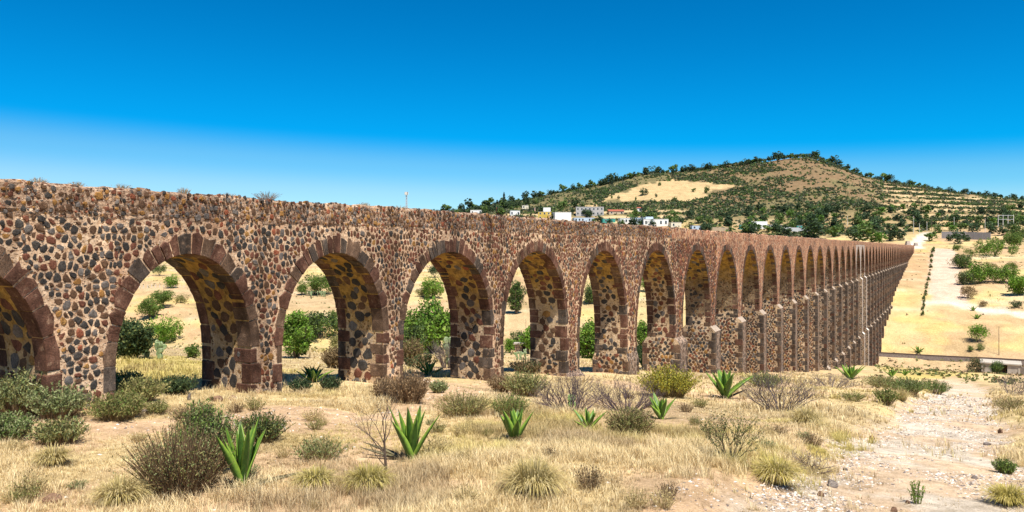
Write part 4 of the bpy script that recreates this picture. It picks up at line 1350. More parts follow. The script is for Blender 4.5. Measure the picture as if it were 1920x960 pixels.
broom_bush("brown bush in the fourth whole arch, before the green one", 986, 700, 52, 28, 320, BROWNL + DARK[2:], (.2, .14, .08), 35, 9, .06, .3)
broom_bush("straw tinted shrub on the right bank, at the frame's edge", 1900, 770, 60, 26, 260, OLIVE + BROWNL, (.3, .24, .12), 36, 7, .04)
broom_bush("small olive shrub right of the wide agave under the tall piers", 1655, 728, 60, 24, 320, OLIVE + SAGE[:1], ST, 37, 9, .06)

# many small tufts scattered through the grass
TUFT = []
for k, (cols, stem) in enumerate(((OLIVE, (.28, .22, .10)), ([(.44, .34, .16), (.52, .42, .20)], (.48, .37, .18)), (SAGE, (.24, .18, .10)), (BROWNL, (.22, .15, .09)))):
    v_, f_, c_ = broom(1.1, .8, 110, cols, stem, 5, .05, 400 + k, 1.0, .3)
    TUFT.append(mesh_np("small_tuft", v_, f_, LEAF, c_))
KIND = ("small olive tuft, one of many in the foreground grass", "small straw coloured tuft, one of many in the foreground grass", "small grey green tuft, one of many in the foreground grass", "small brown dry tuft, one of many in the foreground grass")
nt = 0
while nt < 64:
    px = rnd.uniform(5, 1915); py = 700 + 255 * rnd.random() ** .8
    p, t = at(px, py)
    s_, q_ = sq(p.x, p.y)
    if polydist(np.array([p.x]), np.array([p.y]), wash_pts)[0] < 2.6 or q_ < .3 and q_ > -TH - .3 or t > 150: continue
    k = rnd.choices(range(4), (3, 6, 1, 2))[0]; sc = rnd.uniform(.16, .42) * (1 + t / 60)
    o = ob("small_tuft", TUFT[k], loc=p, rot=(0, 0, rnd.uniform(0, 6)), scale=(sc, sc, sc * rnd.uniform(.7, 1.2)))
    tag(o, KIND[k], "grass tuft", ("small olive tufts in the grass", "small straw tufts in the grass", "small grey green tufts in the grass", "small brown tufts in the grass")[k]); nt += 1

# --- leafless bushes
def dead_bush(label, px, py, w, h, n, seed, col=PURP, depth=3, droop=0.0, rad=.012, spread=.85):
    p, t = at(px, py); W, H = px2m(w * 1.3, t), px2m(h * 1.15, t)
    r = random.Random(seed); parts = []
    n = int(n * 2.0); rad *= 1.35
    for k in range(n):
        a = r.uniform(0, 6.28); q = r.uniform(0, 1) ** .5
        parts.append(branch_tree((math.cos(a) * q * W * .16, math.sin(a) * q * W * .16, -.03), H * r.uniform(.34, .5), depth, spread, rad, 2, seed * 100 + k, droop, 2, col, 3, (math.cos(a) * q * W / H * .55, math.sin(a) * q * W / H * .55)))
    return top_mesh("dead_bush", cat(parts), TWIG, label, "dead bush", p, 0)
dead_bush("leafless grey purple bush left of two side by side, before the buttressed piers", 1072, 772, 125, 64, 20, 1, PURP, 3, 0, .013)
dead_bush("leafless grey purple bush right of two side by side, before the buttressed piers", 1172, 772, 120, 54, 20, 2, PURP, 3, 0, .013)
dead_bush("dark leafless bush to the right of the large blue green agave", 1462, 768, 130, 62, 22, 3, (.10, .08, .085), 3, 0, .014)
dead_bush("grey leafless thicket below the tallest piers", 1560, 726, 110, 26, 16, 4, (.15, .125, .125), 3, 0, .016)
dead_bush("dark leafless bush on the right bank of the wash, at the frame's edge", 1899, 740, 56, 34, 14, 5, (.12, .10, .105), 3, 0, .016)
dead_bush("bent dry twigs lying over the yellow grass beside the wash", 1520, 880, 108, 40, 9, 6, (.19, .14, .11), 2, .10, .012, 1.2)
dead_bush("grey leafless bush behind the yellow patch of the third whole arch", 838, 690, 44, 42, 12, 7, (.2, .16, .14), 3, 0, .02)
# thorny bush: dark branches with sparse leaves
p, t = at(1368, 868); W, H = px2m(120, t), px2m(88, t)
parts = []
for k in range(11):
    a = k * 2.4; q = (k / 11) ** .5
    parts.append(branch_tree((math.cos(a) * .06, math.sin(a) * .06, -.03), H * .46, 3, .8, .013, 2, 700 + k, 0, 2, (.10, .075, .05), 3, (math.cos(a) * q * .8, math.sin(a) * q * .8)))
v = cat(parts)[0]; sel = v[rng.integers(0, len(v), 2600)]
parts.append(leaf_quads(sel + rng.normal(size=sel.shape) * .012, .017, pal(len(sel), OLIVE + DARK[2:], .2), .3, .5))
top_mesh("thorn_bush", cat(parts), LEAF, "dark thorny bush with bare upward twigs on the bank left of the wash", "bush", p)
# bare little tree
p, t = at(722, 905); H = px2m(168, t)
root = empty("bare_tree", "thin leafless little tree with dark trunk in the dry grass, left of centre", "tree", p - Vector((0, 0, .03)))
mb = MB(); pts = [Vector((0, 0, 0)), Vector((.015, 0, H * .2)), Vector((-.01, .01, H * .38)), Vector((-.01, .0, H * .52))]
for a, b_, r0, r1 in zip(pts[:-1], pts[1:], (.03, .026, .022), (.026, .022, .016)):
    mb.tube(a, b_, r0, r1, 7)
mb.c = [(.10, .07, .05)] * len(mb.v)
ob("trunk", mb.mesh("trunk", TWIG, True, True), root)
for k, (lx, ly, hh, z0) in enumerate(((-1.0, .2, .26, .36), (-.75, -.3, .28, .34), (-.25, .3, .24, .5), (.3, -.2, .22, .52), (.55, .3, .20, .48), (-.5, .1, .24, .44), (-.9, -.1, .2, .2))):
    v, q, c = branch_tree((0, 0, H * z0), H * hh, 4 if k < 5 else 3, .62, .012, 2, 800 + k, -.01, 2, (.12, .085, .06), 2, (lx, ly))
    ob("branch", mesh_np("branch", v, q, TWIG, c), root)
# straw tussocks
def tussock(label, px, py, w, h, n, seed, cols):
    p, t = at(px, py); W, H = px2m(w, t), px2m(h, t)
    r = np.random.default_rng(seed)
    az = r.random(n) * 6.283; el = r.random(n) ** .6
    L = (.55 + .6 * r.random(n))
    d = np.stack([np.cos(az), np.sin(az)], 1)
    b0 = d * (r.random((n, 1)) * W * .18)
    V = []; C = []
    col = pal(n, cols, .2); side = np.stack([-d[:, 1], d[:, 0], np.zeros(n)], 1) * .006
    for tt, wd in ((0, 1), (.4, .9), (.75, .6), (1.0, .1)):
        rad = (W * .5 * L * el * tt)[:, None]
        z = H * 1.25 * L * (1.7 * tt - (.7 + .75 * el) * tt * tt)
        P = np.concatenate([b0 + d * rad, np.maximum(z, .015)[:, None]], 1)
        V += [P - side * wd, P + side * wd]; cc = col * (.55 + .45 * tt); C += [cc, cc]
    V = np.stack(V, 1).reshape(-1, 3); C = np.stack(C, 1).reshape(-1, 3)
    i = np.arange(n)[:, None] * 8
    Q = np.concatenate([np.concatenate([i + 2 * k, i + 2 * k + 1, i + 2 * k + 3, i + 2 * k + 2], 1) for k in range(3)])
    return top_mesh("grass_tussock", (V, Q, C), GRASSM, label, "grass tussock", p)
STR = [(.62, .50, .22), (.70, .58, .30), (.52, .42, .16)]
tussock("big drooping straw tussock in the middle foreground", 1000, 930, 150, 62, 1500, 1, STR)
tussock("yellow tussock beneath the bare little tree", 690, 922, 110, 46, 1100, 2, [(.52, .42, .13), (.62, .52, .22), (.40, .34, .10)])
tussock("yellow tussock left of the bare little tree", 590, 915, 90, 36, 900, 3, [(.52, .44, .13), (.62, .52, .22)])
tussock("straw tussock at the lower left, before the large half dry bush", 225, 945, 120, 44, 1000, 4, STR)
tussock("straw tussock left of the large half dry bush", 100, 872, 90, 34, 800, 5, STR)
tussock("pale tussock on the bank beside the bent dry twigs", 1455, 905, 120, 44, 1200, 6, [(.62, .52, .18), (.55, .46, .12), (.70, .58, .28)])
tussock("pale tussock on the bank above the bent dry twigs", 1510, 800, 90, 36, 900, 7, STR)
tussock("straw tussock on the near bank, behind the small green bush", 1690, 752, 46, 24, 500, 8, STR)
tussock("straw tussock in the lower right corner beside the wash", 1890, 945, 100, 34, 900, 9, [(.62, .52, .18), (.55, .46, .12)])

# --- prickly pear
def prickly_pear(label, px, py, w, h, n, seed, cols):
    p, t = at(px, py); W, H = px2m(w, t), px2m(h, t)
    root = empty("prickly_pear", label, "cactus", p)
    r = random.Random(seed); pr = H * .17
    protos = []
    for k in range(4):
        V = []; C = []; nn = 9
        for z, y, s_ in ((0, -.16, .8), (0, 0, 1.0), (0, .16, .8)):
            for i in range(nn):
                a = 6.283 * i / nn
                V.append((math.cos(a) * pr * .78 * s_, y * pr, pr + math.sin(a) * pr * s_)); C.append(np.array(r.choice(cols)) * r.uniform(.85, 1.15))
        Q = [(j * nn + i, j * nn + (i + 1) % nn, (j + 1) * nn + (i + 1) % nn, (j + 1) * nn + i) for j in (0, 1) for i in range(nn)]
        me = bpy.data.meshes.new("pad"); me.from_pydata(V, [], Q + [tuple(range(nn)), tuple(range(3 * nn - 1, 2 * nn - 1, -1))])
        a = me.color_attributes.new("Col", 'FLOAT_COLOR', 'POINT'); a.data.foreach_set("color", np.array([(*c, 1) for c in C], np.float32).ravel())
        me.materials.append(AGAVEM); protos.append(me)
    todo = [(Vector((r.uniform(-.42, .42) * W, r.uniform(-.3, .3) * W, 0)), r.uniform(-.2, .2), r.uniform(0, 3.1), 0) for _ in range(max(3, n // 6))]
    cnt = 0
    while todo and cnt < n:
        q, tilt, az, lev = todo.pop(0)
        o = ob("pad", protos[r.randrange(4)], root, q, (0, tilt, az)); cnt += 1
        e = Matrix.Rotation(az, 3, 'Z') @ Matrix.Rotation(tilt, 3, 'Y') @ Vector((0, 0, pr * 1.85))
        if lev < 5:
            for _ in range(2 if r.random() < .75 else 1):
                sd = Matrix.Rotation(az, 3, 'Z') @ Vector((r.uniform(-.5, .5) * pr, 0, -abs(r.uniform(0, .3)) * pr))
                todo.append((q + e + sd, tilt * .5 + r.uniform(-.6, .6), az + r.uniform(-.7, .7), lev + 1))
    return root
PADS = [(.20, .28, .13), (.26, .33, .17), (.15, .22, .09), (.32, .36, .20)]
prickly_pear("wide pale prickly pear cactus seen in the first whole arch", 283, 671, 78, 36, 70, 1, PADS)
prickly_pear("prickly pear at the back jamb of the third whole arch", 846, 684, 18, 46, 30, 2, PADS)
prickly_pear("prickly pear low in the fourth whole arch, by the stone ruin", 985, 676, 46, 18, 40, 3, PADS)
prickly_pear("prickly pear hedge below the far green bush of the second whole arch", 594, 556, 52, 12, 50, 4, PADS)
prickly_pear("slim columnar prickly pear rising out of the grey dead bushes", 1073, 766, 10, 44, 7, 5, [(.22, .34, .10), (.27, .38, .13)])
prickly_pear("prickly pear on the far field in the sixth whole arch", 1217, 556, 18, 24, 30, 6, PADS)
prickly_pear("small prickly pear by the pier, in the fifth whole arch", 1102, 566, 12, 18, 24, 7, PADS)

# --- leafy trees and tall bushes seen through the arches and on the far bank: crown and trunk
def leafy_mesh(w, h, n, cols, seed, leaf, nclump=22, z0=.12, cr=.3):
    P, k = crown_points(n, w / 2, h * (1 - z0) / 2 * 1.1, h * (z0 + (1 - z0) * .48), nclump, cr * min(w, h) * .62, seed, .8)
    P[:, 2] = np.maximum(P[:, 2], .03 * h)
    r = np.random.default_rng(seed); tint = .75 + .5 * r.random(nclump)
    c = pal(n, cols, .2) * tint[k][:, None]
    return leaf_quads(P, leaf, c, .2, .55)
def trunk_mesh(h, r0, seed):
    r = random.Random(seed); mb = MB()
    for k in range(3):
        a = k * 2.1 + r.uniform(-.4, .4); q = Vector((0, 0, -.2)); d = Vector((math.cos(a) * .4, math.sin(a) * .4, 1)); rad = r0
        for s_ in range(4):
            q2 = q + d.normalized() * h * .2; mb.tube(q, q2, rad, rad * .72, 5); q = q2; rad *= .72
            d += Vector((r.uniform(-.3, .3), r.uniform(-.3, .3), 0))
    mb.c = [(.13, .10, .075)] * len(mb.v)
    return mb.mesh("trunk", TWIG, False, True)
def tree(label, px, py, w, h, cols, seed, n=1500, z0=.12, name="leafy_shrub", cat_="shrub", group=None, leaf=None, nclump=22):
    p, t = at(px, py); W, H = px2m(w * 1.34, t), px2m(h * 1.04, t)
    root = empty(name, label, cat_, p, 0, group)
    v, f, c = leafy_mesh(W, H, int(n * 3.0), cols, seed, leaf or max(.045, min(W, H) * .034), 40, z0, .36)
    ob("crown", mesh_np("crown", v, f, LEAF, c), root)
    ob("trunk", trunk_mesh(H, max(.04, H * .03), seed), root)
    return root
T1 = [("bright green rounded shrub behind the cactus in the first whole arch", 302, 642, 66, 46, BRIGHT, .05),
      ("dark olive shrub left of the cactus in the first whole arch", 245, 672, 58, 76, DARK + OLIVE[2:3], .05),
      ("upper right green tree of a pair on the pink field, first whole arch", 304, 577, 38, 32, GREENS, .2),
      ("lower left green tree of a pair on the pink field, first whole arch", 281, 596, 38, 34, GREENS, .15),
      ("small tree under the crown of the first whole arch", 299, 517, 30, 20, DARK + GREENS, .25),
      ("green bush by the fence under the first whole arch's crown", 321, 540, 22, 26, BRIGHT, .1),
      ("small green bush at the right jamb inside the first whole arch", 361, 672, 22, 26, GREENS, .05),
      ("bright upright bush at the left of the second whole arch", 556, 672, 50, 88, BRIGHT + GREENS, .03),
      ("low dark green bush in the middle of the second whole arch", 600, 634, 78, 48, DARK + GREENS, .05),
      ("green bush on the far field edge of the second whole arch", 597, 553, 60, 38, GREENS, .05),
      ("grey green bush left of the far bush in the second whole arch", 566, 553, 18, 22, GREENS, .05),
      ("olive shrub at the right jamb in the second whole arch", 632, 658, 26, 32, OLIVE, .05),
      ("large bright green bush filling the third whole arch", 808, 664, 92, 92, BRIGHT + GREENS, .02),
      ("dark green bush beside the large bright one, third whole arch", 775, 668, 44, 58, GREENS + DARK, .03),
      ("green bush on the far field of the third whole arch", 812, 561, 48, 38, BRIGHT + OLIVE[:1], .05),
      ("small dark tree under the crown of the third whole arch", 815, 520, 24, 22, DARK, .2),
      ("green bush before the jamb of the fourth whole arch", 1000, 664, 40, 50, BRIGHT, .05),
      ("dark green bush high on the left of the fourth whole arch", 968, 588, 26, 62, GREENS + DARK, .03),
      ("tall green bush filling the lower fifth whole arch", 1105, 672, 46, 66, BRIGHT + GREENS, .02),
      ("dark green bush on the field of the fifth whole arch", 1106, 570, 26, 38, DARK + GREENS, .05),
      ("green bush filling the lower sixth whole arch", 1208, 670, 36, 68, BRIGHT + GREENS, .02),
      ("light green bush high in the sixth whole arch", 1211, 548, 18, 38, BRIGHT, .05),
      ("dark bush low behind the shoulder of the sixth whole arch", 1200, 680, 22, 30, DARK, .03),
      ("green bush in the narrow seventh whole arch", 1293, 548, 16, 36, GREENS, .05),
      # far bank, right of the aqueduct
      ("small round green tree with a dark shadow on the open slope beyond the railway", 1833, 641, 30, 30, BRIGHT, .25),
      ("wide bright green shrub below the grey block wall", 1866, 480, 76, 32, BRIGHT + GREENS, .03),
      ("dark green bush above the bend of the dirt track, left edge", 1803, 503, 36, 28, DARK + GREENS, .03),
      ("green bush right above the dark one by the dirt track", 1820, 479, 24, 14, GREENS, .05),
      ("long green thicket in the middle of the right slope, left half", 1838, 532, 56, 38, GREENS + BRIGHT, .03),
      ("long green thicket in the middle of the right slope, right half", 1882, 530, 48, 32, BRIGHT + GREENS, .03),
      ("grey green prickly thicket at the left end of the long green thicket", 1812, 534, 34, 24, SAGE + DARK, .03),
      ("green tree cut by the right frame edge, below the long thicket", 1914, 552, 38, 38, BRIGHT, .05),
      ("green tree at the right frame edge, beside the wide bright shrub", 1900, 465, 34, 28, GREENS, .15),
      ("dark green tree at the right frame edge above the other", 1912, 452, 34, 26, DARK + GREENS, .1),
      ("brown leafless looking bush at the bend of the white dirt road", 1815, 559, 28, 22, BROWNL, .05),
      ("small brown bush above the white dirt road", 1843, 575, 18, 12, BROWNL, .05),
      ("green clump on the slope left of the lone thin pole, left one of two", 1820, 659, 14, 11, GREENS, .05),
      ("green clump on the slope left of the lone thin pole, right one of two", 1839, 657, 14, 12, GREENS, .05),
      ("dark shrub left of the concrete culvert", 1832, 698, 28, 26, BROWNL + DARK, .03),
      ("green shrub inside the mouth of the concrete culvert", 1869, 701, 20, 24, DARK + GREENS, .03)]
for k, (lab, px, py, w, h, cols, z0) in enumerate(T1):
    tree(lab, px, py, w, h, cols, 40 + k, 2600 if h > 60 else 1500 if w > 30 else 800, z0)

# hedge line of small shrubs beside the far track
pts = [(1750, 462), (1747, 480), (1744, 500), (1740, 520), (1736, 540), (1733, 558), (1731, 574), (1730, 588)]
T2 = [("dark bush behind the left jamb of the first whole arch", 226, 655, 34, 44, DARK), ("olive bush on the pink field high in the first whole arch", 340, 568, 26, 16, OLIVE),
      ("brown green bush low behind the leaning agave of the second whole arch", 648, 676, 36, 40, BROWNL + OLIVE), ("dark green bush at the left edge of the second whole arch, behind the bright one", 578, 632, 44, 48, GREENS + DARK),
      ("green bush on the pink field at the right of the second whole arch", 628, 600, 26, 20, GREENS), ("dark low hedge like bush at the foot of the third whole arch", 790, 690, 60, 26, DARK + BROWNL),
      ("small olive bush left in the third whole arch's far field", 792, 556, 22, 18, OLIVE), ("dark green bush behind the post in the fourth whole arch", 975, 655, 34, 34, GREENS + DARK),
      ("light green low bush left of the stone ruin", 955, 662, 24, 26, BRIGHT), ("dark bush at the left edge of the fifth whole arch", 1092, 664, 22, 48, DARK + GREENS), ("round bush on the right slope just under the frame edge shrub", 1896, 505, 22, 14, OLIVE + GREENS),
      ("dark bush on the right slope beside the white road's end", 1905, 577, 24, 14, DARK), ("green bush beside the far track, right of its top end", 1795, 470, 20, 12, GREENS), ("olive bush midway up the right slope", 1858, 503, 20, 10, OLIVE)]
for k, (lab, px, py, w, h, cols) in enumerate(T2):
    tree(lab, px, py, w, h, cols, 140 + k, 1100, .03)
hm = None
v, f, c = leafy_mesh(1, 1, 420, DARK + OLIVE[:1] + GREENS, 5, .075, 12, .05)
for k in range(30):
    u = k / 29 * (len(pts) - 1); i = min(int(u), len(pts) - 2); fr = u - i
    px = pts[i][0] * (1 - fr) + pts[i + 1][0] * fr + rnd.uniform(-1.5, 1.5); py = pts[i][1] * (1 - fr) + pts[i + 1][1] * fr + 4
    p, t = at(px, py); s_ = px2m(rnd.uniform(4, 9), t)
    if hm is None:
        hm = tag(ob("hedge_shrub", mesh_np("hedge_shrub", v, f, LEAF, c), loc=p, scale=(s_, s_, s_ * 1.1)), "small dark shrub in the straight row beside the far dirt track", "shrub", "row of small shrubs beside the far track")
    else:
        copy_thing(hm, p, rnd.uniform(0, 6), (s_, s_, s_ * rnd.uniform(.8, 1.3)))

# --- hill, village and far field trees: countable ones as things, the scrub as stuff
PROTO = []
for k in range(6):
    cols = [GREENS, DARK + GREENS[2:3], DARK, GREENS + OLIVE[:1], DARK + SAGE[3:], BRIGHT + GREENS][k]
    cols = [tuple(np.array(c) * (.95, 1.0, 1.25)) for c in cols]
    v, f, c = leafy_mesh(1, 1, 380, cols, 300 + k, .075, 14, .03 if k % 2 else .1)
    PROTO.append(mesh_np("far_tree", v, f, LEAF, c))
v = []; q = []
def conifer():
    P = rng.random((300, 3)); h = P[:, 0]; a = P[:, 1] * 6.283; r_ = .22 * (1 - h) * (.6 + .4 * P[:, 2]) * (1 + .3 * np.sin(h * 40))
    return leaf_quads(np.stack([np.cos(a) * r_, np.sin(a) * r_, .05 + h * .95], 1), .06, pal(300, [(.035, .065, .04), (.05, .08, .05)], .2), -.3, .5)
v, f, c = conifer(); CON = mesh_np("conifer", v, f, LEAF, c)
def far_tree(px, py, w, h, label, group, k=None, name="far_tree", cat_="tree", ridge=False):
    if ridge:
        x = (px - CX) / F * RIDGE_Y * .985; y = RIDGE_Y * .985; p = Vector((x, y, float(terrain(x, y)))); t = y
    else:
        p, t = at(px, py)
    k = rnd.randrange(6) if k is None else k
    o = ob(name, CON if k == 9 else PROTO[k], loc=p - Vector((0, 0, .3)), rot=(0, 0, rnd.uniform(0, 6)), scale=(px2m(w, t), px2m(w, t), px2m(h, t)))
    return tag(o, label, cat_, group)
def gy(px): return float(np.interp(px, HX, HYP))
n = 0
for k in range(125):                       # skyline of the hill
    px = 815 + 1110 * (k + rnd.uniform(-.4, .4)) / 125
    s_ = 7 + 13 * rnd.random() ** 2 * (1 if px < 1300 or px > 1640 else .8)
    far_tree(px, 0, s_ * 1.25, s_ * rnd.uniform(.7, 1.15), "dark green tree among many alike along the skyline of the hill", "trees along the skyline of the hill", rnd.choice((0, 1, 2, 2, 4)), "hilltop_tree", ridge=True)
for px, h, lab in ((870, 22, "dark pointed conifer furthest left on the hill's skyline, above the aqueduct"), (928, 16, "dark pointed conifer just left of the red house"), (945, 30, "tallest dark conifer on the skyline, above the red house"), (1148, 16, "dark conifer on the skyline above the modern hall"), (1262, 14, "dark conifer on the skyline above the tan hill field")):
    far_tree(px, gy(px) + 10, h * .9, h, lab, "conifers on the left shoulder of the hill", 9, "conifer")
for k in range(95):                       # village trees
    px = rnd.uniform(830, 1420); py = max(gy(px) + 10, 335 + .0729 * px - rnd.uniform(-3, 26))
    s_ = rnd.uniform(9, 19)
    far_tree(px, py, s_ * 1.2, s_, "green tree among many alike between the village houses", "trees between the village houses", rnd.choice((0, 1, 1, 2, 3)), "village_tree")
for k in range(150):                       # foot of the hill, right of the village
    px = rnd.uniform(1400, 1920); py = rnd.uniform(392, 438)
    s_ = rnd.uniform(11, 24) * (.7 + .3 * (py - 398) / 42)
    far_tree(px, py, s_ * 1.3, s_, "green tree among many alike at the foot of the hill beyond the aqueduct", "trees at the foot of the hill", None, "foothill_tree")
for px, py, w, h, k, lab in ((1530, 446, 58, 32, 1, "widest dark green tree just above the aqueduct top"), (1565, 444, 30, 22, 0, "green tree right beside the widest dark one above the aqueduct"), (1600, 452, 34, 26, 1, "left tree of the tall dark group over the white stained piers"), (1625, 455, 52, 36, 3, "tallest tree of the dark group over the white stained piers"), (1650, 457, 26, 22, 5, "light green round tree right of the dark group above the aqueduct"), (1610, 440, 34, 24, 0, "tree behind the dark group over the white stained piers"), (1672, 452, 30, 26, 4, "dark round tree left of the town road, nearer one"), (1690, 451, 22, 20, 4, "grey green shrubby tree beside the town road"), (1472, 442, 34, 18, 4, "dull dark tree before the white boundary wall"), (1412, 437, 22, 14, 2, "dark bushy tree left of the parked car"), (1745, 452, 26, 20, 0, "green tree at the left end of the grey block wall"), (1797, 457, 26, 26, 1, "dark tall shrub before the middle of the grey block wall"), (1780, 452, 16, 12, 4, "low dark shrub before the grey block wall, left one"), (1812, 453, 18, 12, 4, "low dark shrub before the grey block wall, right one"), (1880, 442, 24, 18, 1, "dark tree at the right end of the grey block wall")):
    far_tree(px, py, w * 1.15, h * 1.1, lab, "large trees just above the aqueduct top", k, "field_tree")
for px, py, w, h in ((1207, 366, 18, 14), (1237, 348, 10, 8), (1230, 370, 7, 8), (1160, 374, 6, 8), (1300, 360, 12, 9), (1325, 362, 16, 14), (1147, 372, 6, 7), (1192, 376, 6, 8), (1265, 378, 16, 10)):
    far_tree(px, py, w, h, "small tree standing alone on the bare tan field of the hill", "lone trees on the tan hill field", rnd.choice((0, 1, 3)), "lone_tree")

parts = []                                # scrub of the hillside
cand = 0
acc = []
while len(acc) < 17000:
    X = rng.uniform(-130, 1000, 4000); Y = rng.uniform(655, 1120, 4000)
    px = CX + F * X / Y; ok = (px > 800) & (px < 2200)
    X, Y = X[ok], Y[ok]; Z = terrain(X, Y); px = CX + F * X / Y
    dens = sstep(.40, .54, fbm(X, Y, 38, 4, 201)) * .9 + .16
    dens = np.where(inpoly(X, Y, HILLFIELD), 0, dens)
    red = sstep(1440, 1500, px) * sstep(1720, 1650, px) * sstep(880, 920, Y) * sstep(1060, 1020, Y)
    dens = dens * (1 - .3 * red)
    band = .5 + .5 * np.sin(Z / 7.4 * 2 * np.pi + (fbm(X, Y, 90, 2, 73) - .5) * 5)
    ter = np.clip(sstep(1610, 1700, px) + sstep(1330, 1250, px) * sstep(45, 40, Z), 0, 1)
    dens = np.where(ter * sstep(.35, .6, band) > .5, dens * .07, dens)
    keep = rng.random(len(X)) < dens
    acc += list(zip(X[keep], Y[keep], Z[keep]))
acc = np.array(acc[:17000])
m = 12
k = np.repeat(np.arange(len(acc)), m)
sz = (1.2 + 4.2 * rng.random(len(acc)) ** 3.5)[k]
d = unit(len(k)) * (.35 + .65 * rng.random((len(k), 1))); d[:, 2] = np.abs(d[:, 2]) * .75
P = acc[k] + d * sz[:, None]
hue = np.array([DARK[1], GREENS[2], (.085, .10, .05), (.10, .105, .065), DARK[2]])[rng.integers(0, 5, len(acc))] * (.8 + .6 * rng.random((len(acc), 1)))
lv, lq, lc = leaf_quads(P, 1.0, hue[k] * (.8 + .4 * rng.random((len(k), 1))), .1, .7)
o = ob("hillside_scrub", mesh_np("hillside_scrub", lv, lq, LEAF, lc), kind="stuff")
o["label"] = "low dark scrub and cactus covering the hillside"
# small dots of scrub over the far bank and the fields
acc = []
while len(acc) < 5200:
    X = rng.uniform(-300, 420, 4000); Y = rng.uniform(120, 720, 4000)
    s_, q_ = sq(X, Y); px = CX + F * X / Y
    ok = ((px > 1640) & (px < 2000) & (q_ > 3) | (px > 150) & (px < 1640) & (q_ < -8)) & (s_ > 40)
    right = q_ > 0
    dens = np.where(right, .06 + .8 * sstep(45, 75, q_) * sstep(640, 560, s_) + .5 * sstep(275, 262, s_), .14) * sstep(.35, .6, fbm(X, Y, 22, 3, 211))
    dens = dens * (polydist(X, Y, road_far) > 9) * (polydist(X, Y, road_white) > 6)
    keep = ok & (rng.random(len(X)) < dens)
    acc += list(zip(X[keep], Y[keep]))
acc = np.array(acc[:5200]); Zs = terrain(acc[:, 0], acc[:, 1]); acc = np.concatenate([acc, Zs[:, None]], 1)
m = 10; k = np.repeat(np.arange(len(acc)), m)
sz = (.28 + 1.5 * rng.random(len(acc)) ** 3)[k]
d = unit(len(k)) * (.3 + .7 * rng.random((len(k), 1))); d[:, 2] = np.abs(d[:, 2]) * .8
hue = np.array([OLIVE[2], BROWNL[1], DARK[2], OLIVE[0]])[rng.integers(0, 4, len(acc))]
lv, lq, lc = leaf_quads(acc[k] + d * sz[:, None], .26, hue[k] * (.8 + .4 * rng.random((len(k), 1))), .3, .6)
o = ob("field_scrub", mesh_np("field_scrub", lv, lq, LEAF, lc), kind="stuff")
o["label"] = "tiny dry scrub dotted over the fields and the far bank"

# ---------------------------------------------------------------- dry tufts rooted on top of the aqueduct
def on_top(px):
    al = AZ - math.atan((px - CX) / F); s = (D + .35) / math.tan(al)
    p = Matrix.Rotation(AQ_ROT, 3, 'Z') @ Vector((s, .35, TOP - .04)) + AQ_ORIGIN
    return p, p.y
for k, (px, w, h, lab) in enumerate(((72, 26, 15, "dry straw tuft on top of the aqueduct, nearest the left frame edge"), (143, 24, 12, "sparse pale tuft on top of the aqueduct, second from the left"),
        (230, 26, 14, "straw tuft on top of the aqueduct left of the first whole arch"), (345, 20, 15, "thin upright tuft on top of the aqueduct above the first whole arch"),
        (424, 30, 10, "low flat tuft on top of the aqueduct between the first two whole arches"), (500, 40, 19, "roundest brown tuft on top of the aqueduct, left of the second whole arch"),
        (683, 20, 10, "small reddish tuft on top of the aqueduct right of the second whole arch"), (748, 24, 9, "low tuft on top of the aqueduct left of the third whole arch"))):
    p, t = on_top(px)
    W, H = px2m(w, t), px2m(h, t)
    v = broom(W, H, 90, BROWNL, (.50, .38, .22) if k != 5 else (.27, .18, .12), 3 if k == 5 else 1, .02, 60 + k, 1.1, .5)
    top_mesh("dry_tuft", v, GRASSM, lab, "dry tuft", p)

# ---------------------------------------------------------------- railway, culvert, poles
BALLAST = plain("track_ballast", (.13, .10, .08), .95, .1, 2, .3)
STEEL = plain("rail_steel", (.10, .06, .045), .6, .4, 2, .2)
WOOD = plain("weathered_wood", (.16, .115, .08), .9, .1, 3, .3)
CONC = plain("pale_concrete", (.43, .385, .32), .9, .1, .6, .18)
CONCP = plain("pole_concrete", (.62, .59, .54), .85, .2, .6, .1)
GALV = plain("galvanised_steel", (.42, .44, .46), .5, .5, 2, .1)
def aqw(s, q):
    return Vector((s * SA + AQ_ORIGIN.x + q * CA, s * CA + AQ_ORIGIN.y - q * SA, 0))
def zmax(s, q):
    return max(float(terrain(*aqw(s + d, q).xy)) for d in (-1, 0, 1))
c0 = aqw(267.4, 0)
tr = empty("railway_track", "single railway track on a low dark bed passing under the aqueduct in the ravine", "railway", (c0.x, c0.y, 0), AQ_ROT)
qs = np.linspace(-70, 95, 56); zz = np.array([zmax(267.4, q) for q in qs]) ; zz = np.convolve(np.pad(zz, 4, 'edge'), np.ones(9) / 9, 'valid') + .25
def strip(xa, xb, zlo, zhi, taper=0.0):
    V = []; Q = []
    for q, z in zip(qs, zz):
        V += [(xa - taper, -q, z + zlo), (xa, -q, z + zhi), (xb, -q, z + zhi), (xb + taper, -q, z + zlo)]
    for k in range(len(qs) - 1):
        for j in range(3):
            Q.append((k * 4 + j, k * 4 + j + 1, k * 4 + 5 + j, k * 4 + 4 + j))
    return V, np.array(Q)
v, q = strip(-1.7, 1.7, -.9, .0, .9); ob("track_bed", mesh_np("track_bed", v, q[:, ::-1], BALLAST), tr)
for x in (-.72, .72):
    v, q = strip(x - .04, x + .04, .12, .29); ob("rail", mesh_np("rail", v, q[:, ::-1], STEEL), tr)
sl = MB()
for k in range(236):
    q_ = -68 + k * .68; z = float(np.interp(q_, qs, zz)); sl.box(-1.25, 1.25, -q_ - .12, -q_ + .12, z - .05, z + .13)
ob("sleeper", sl.mesh("sleepers", WOOD), tr, kind="stuff")

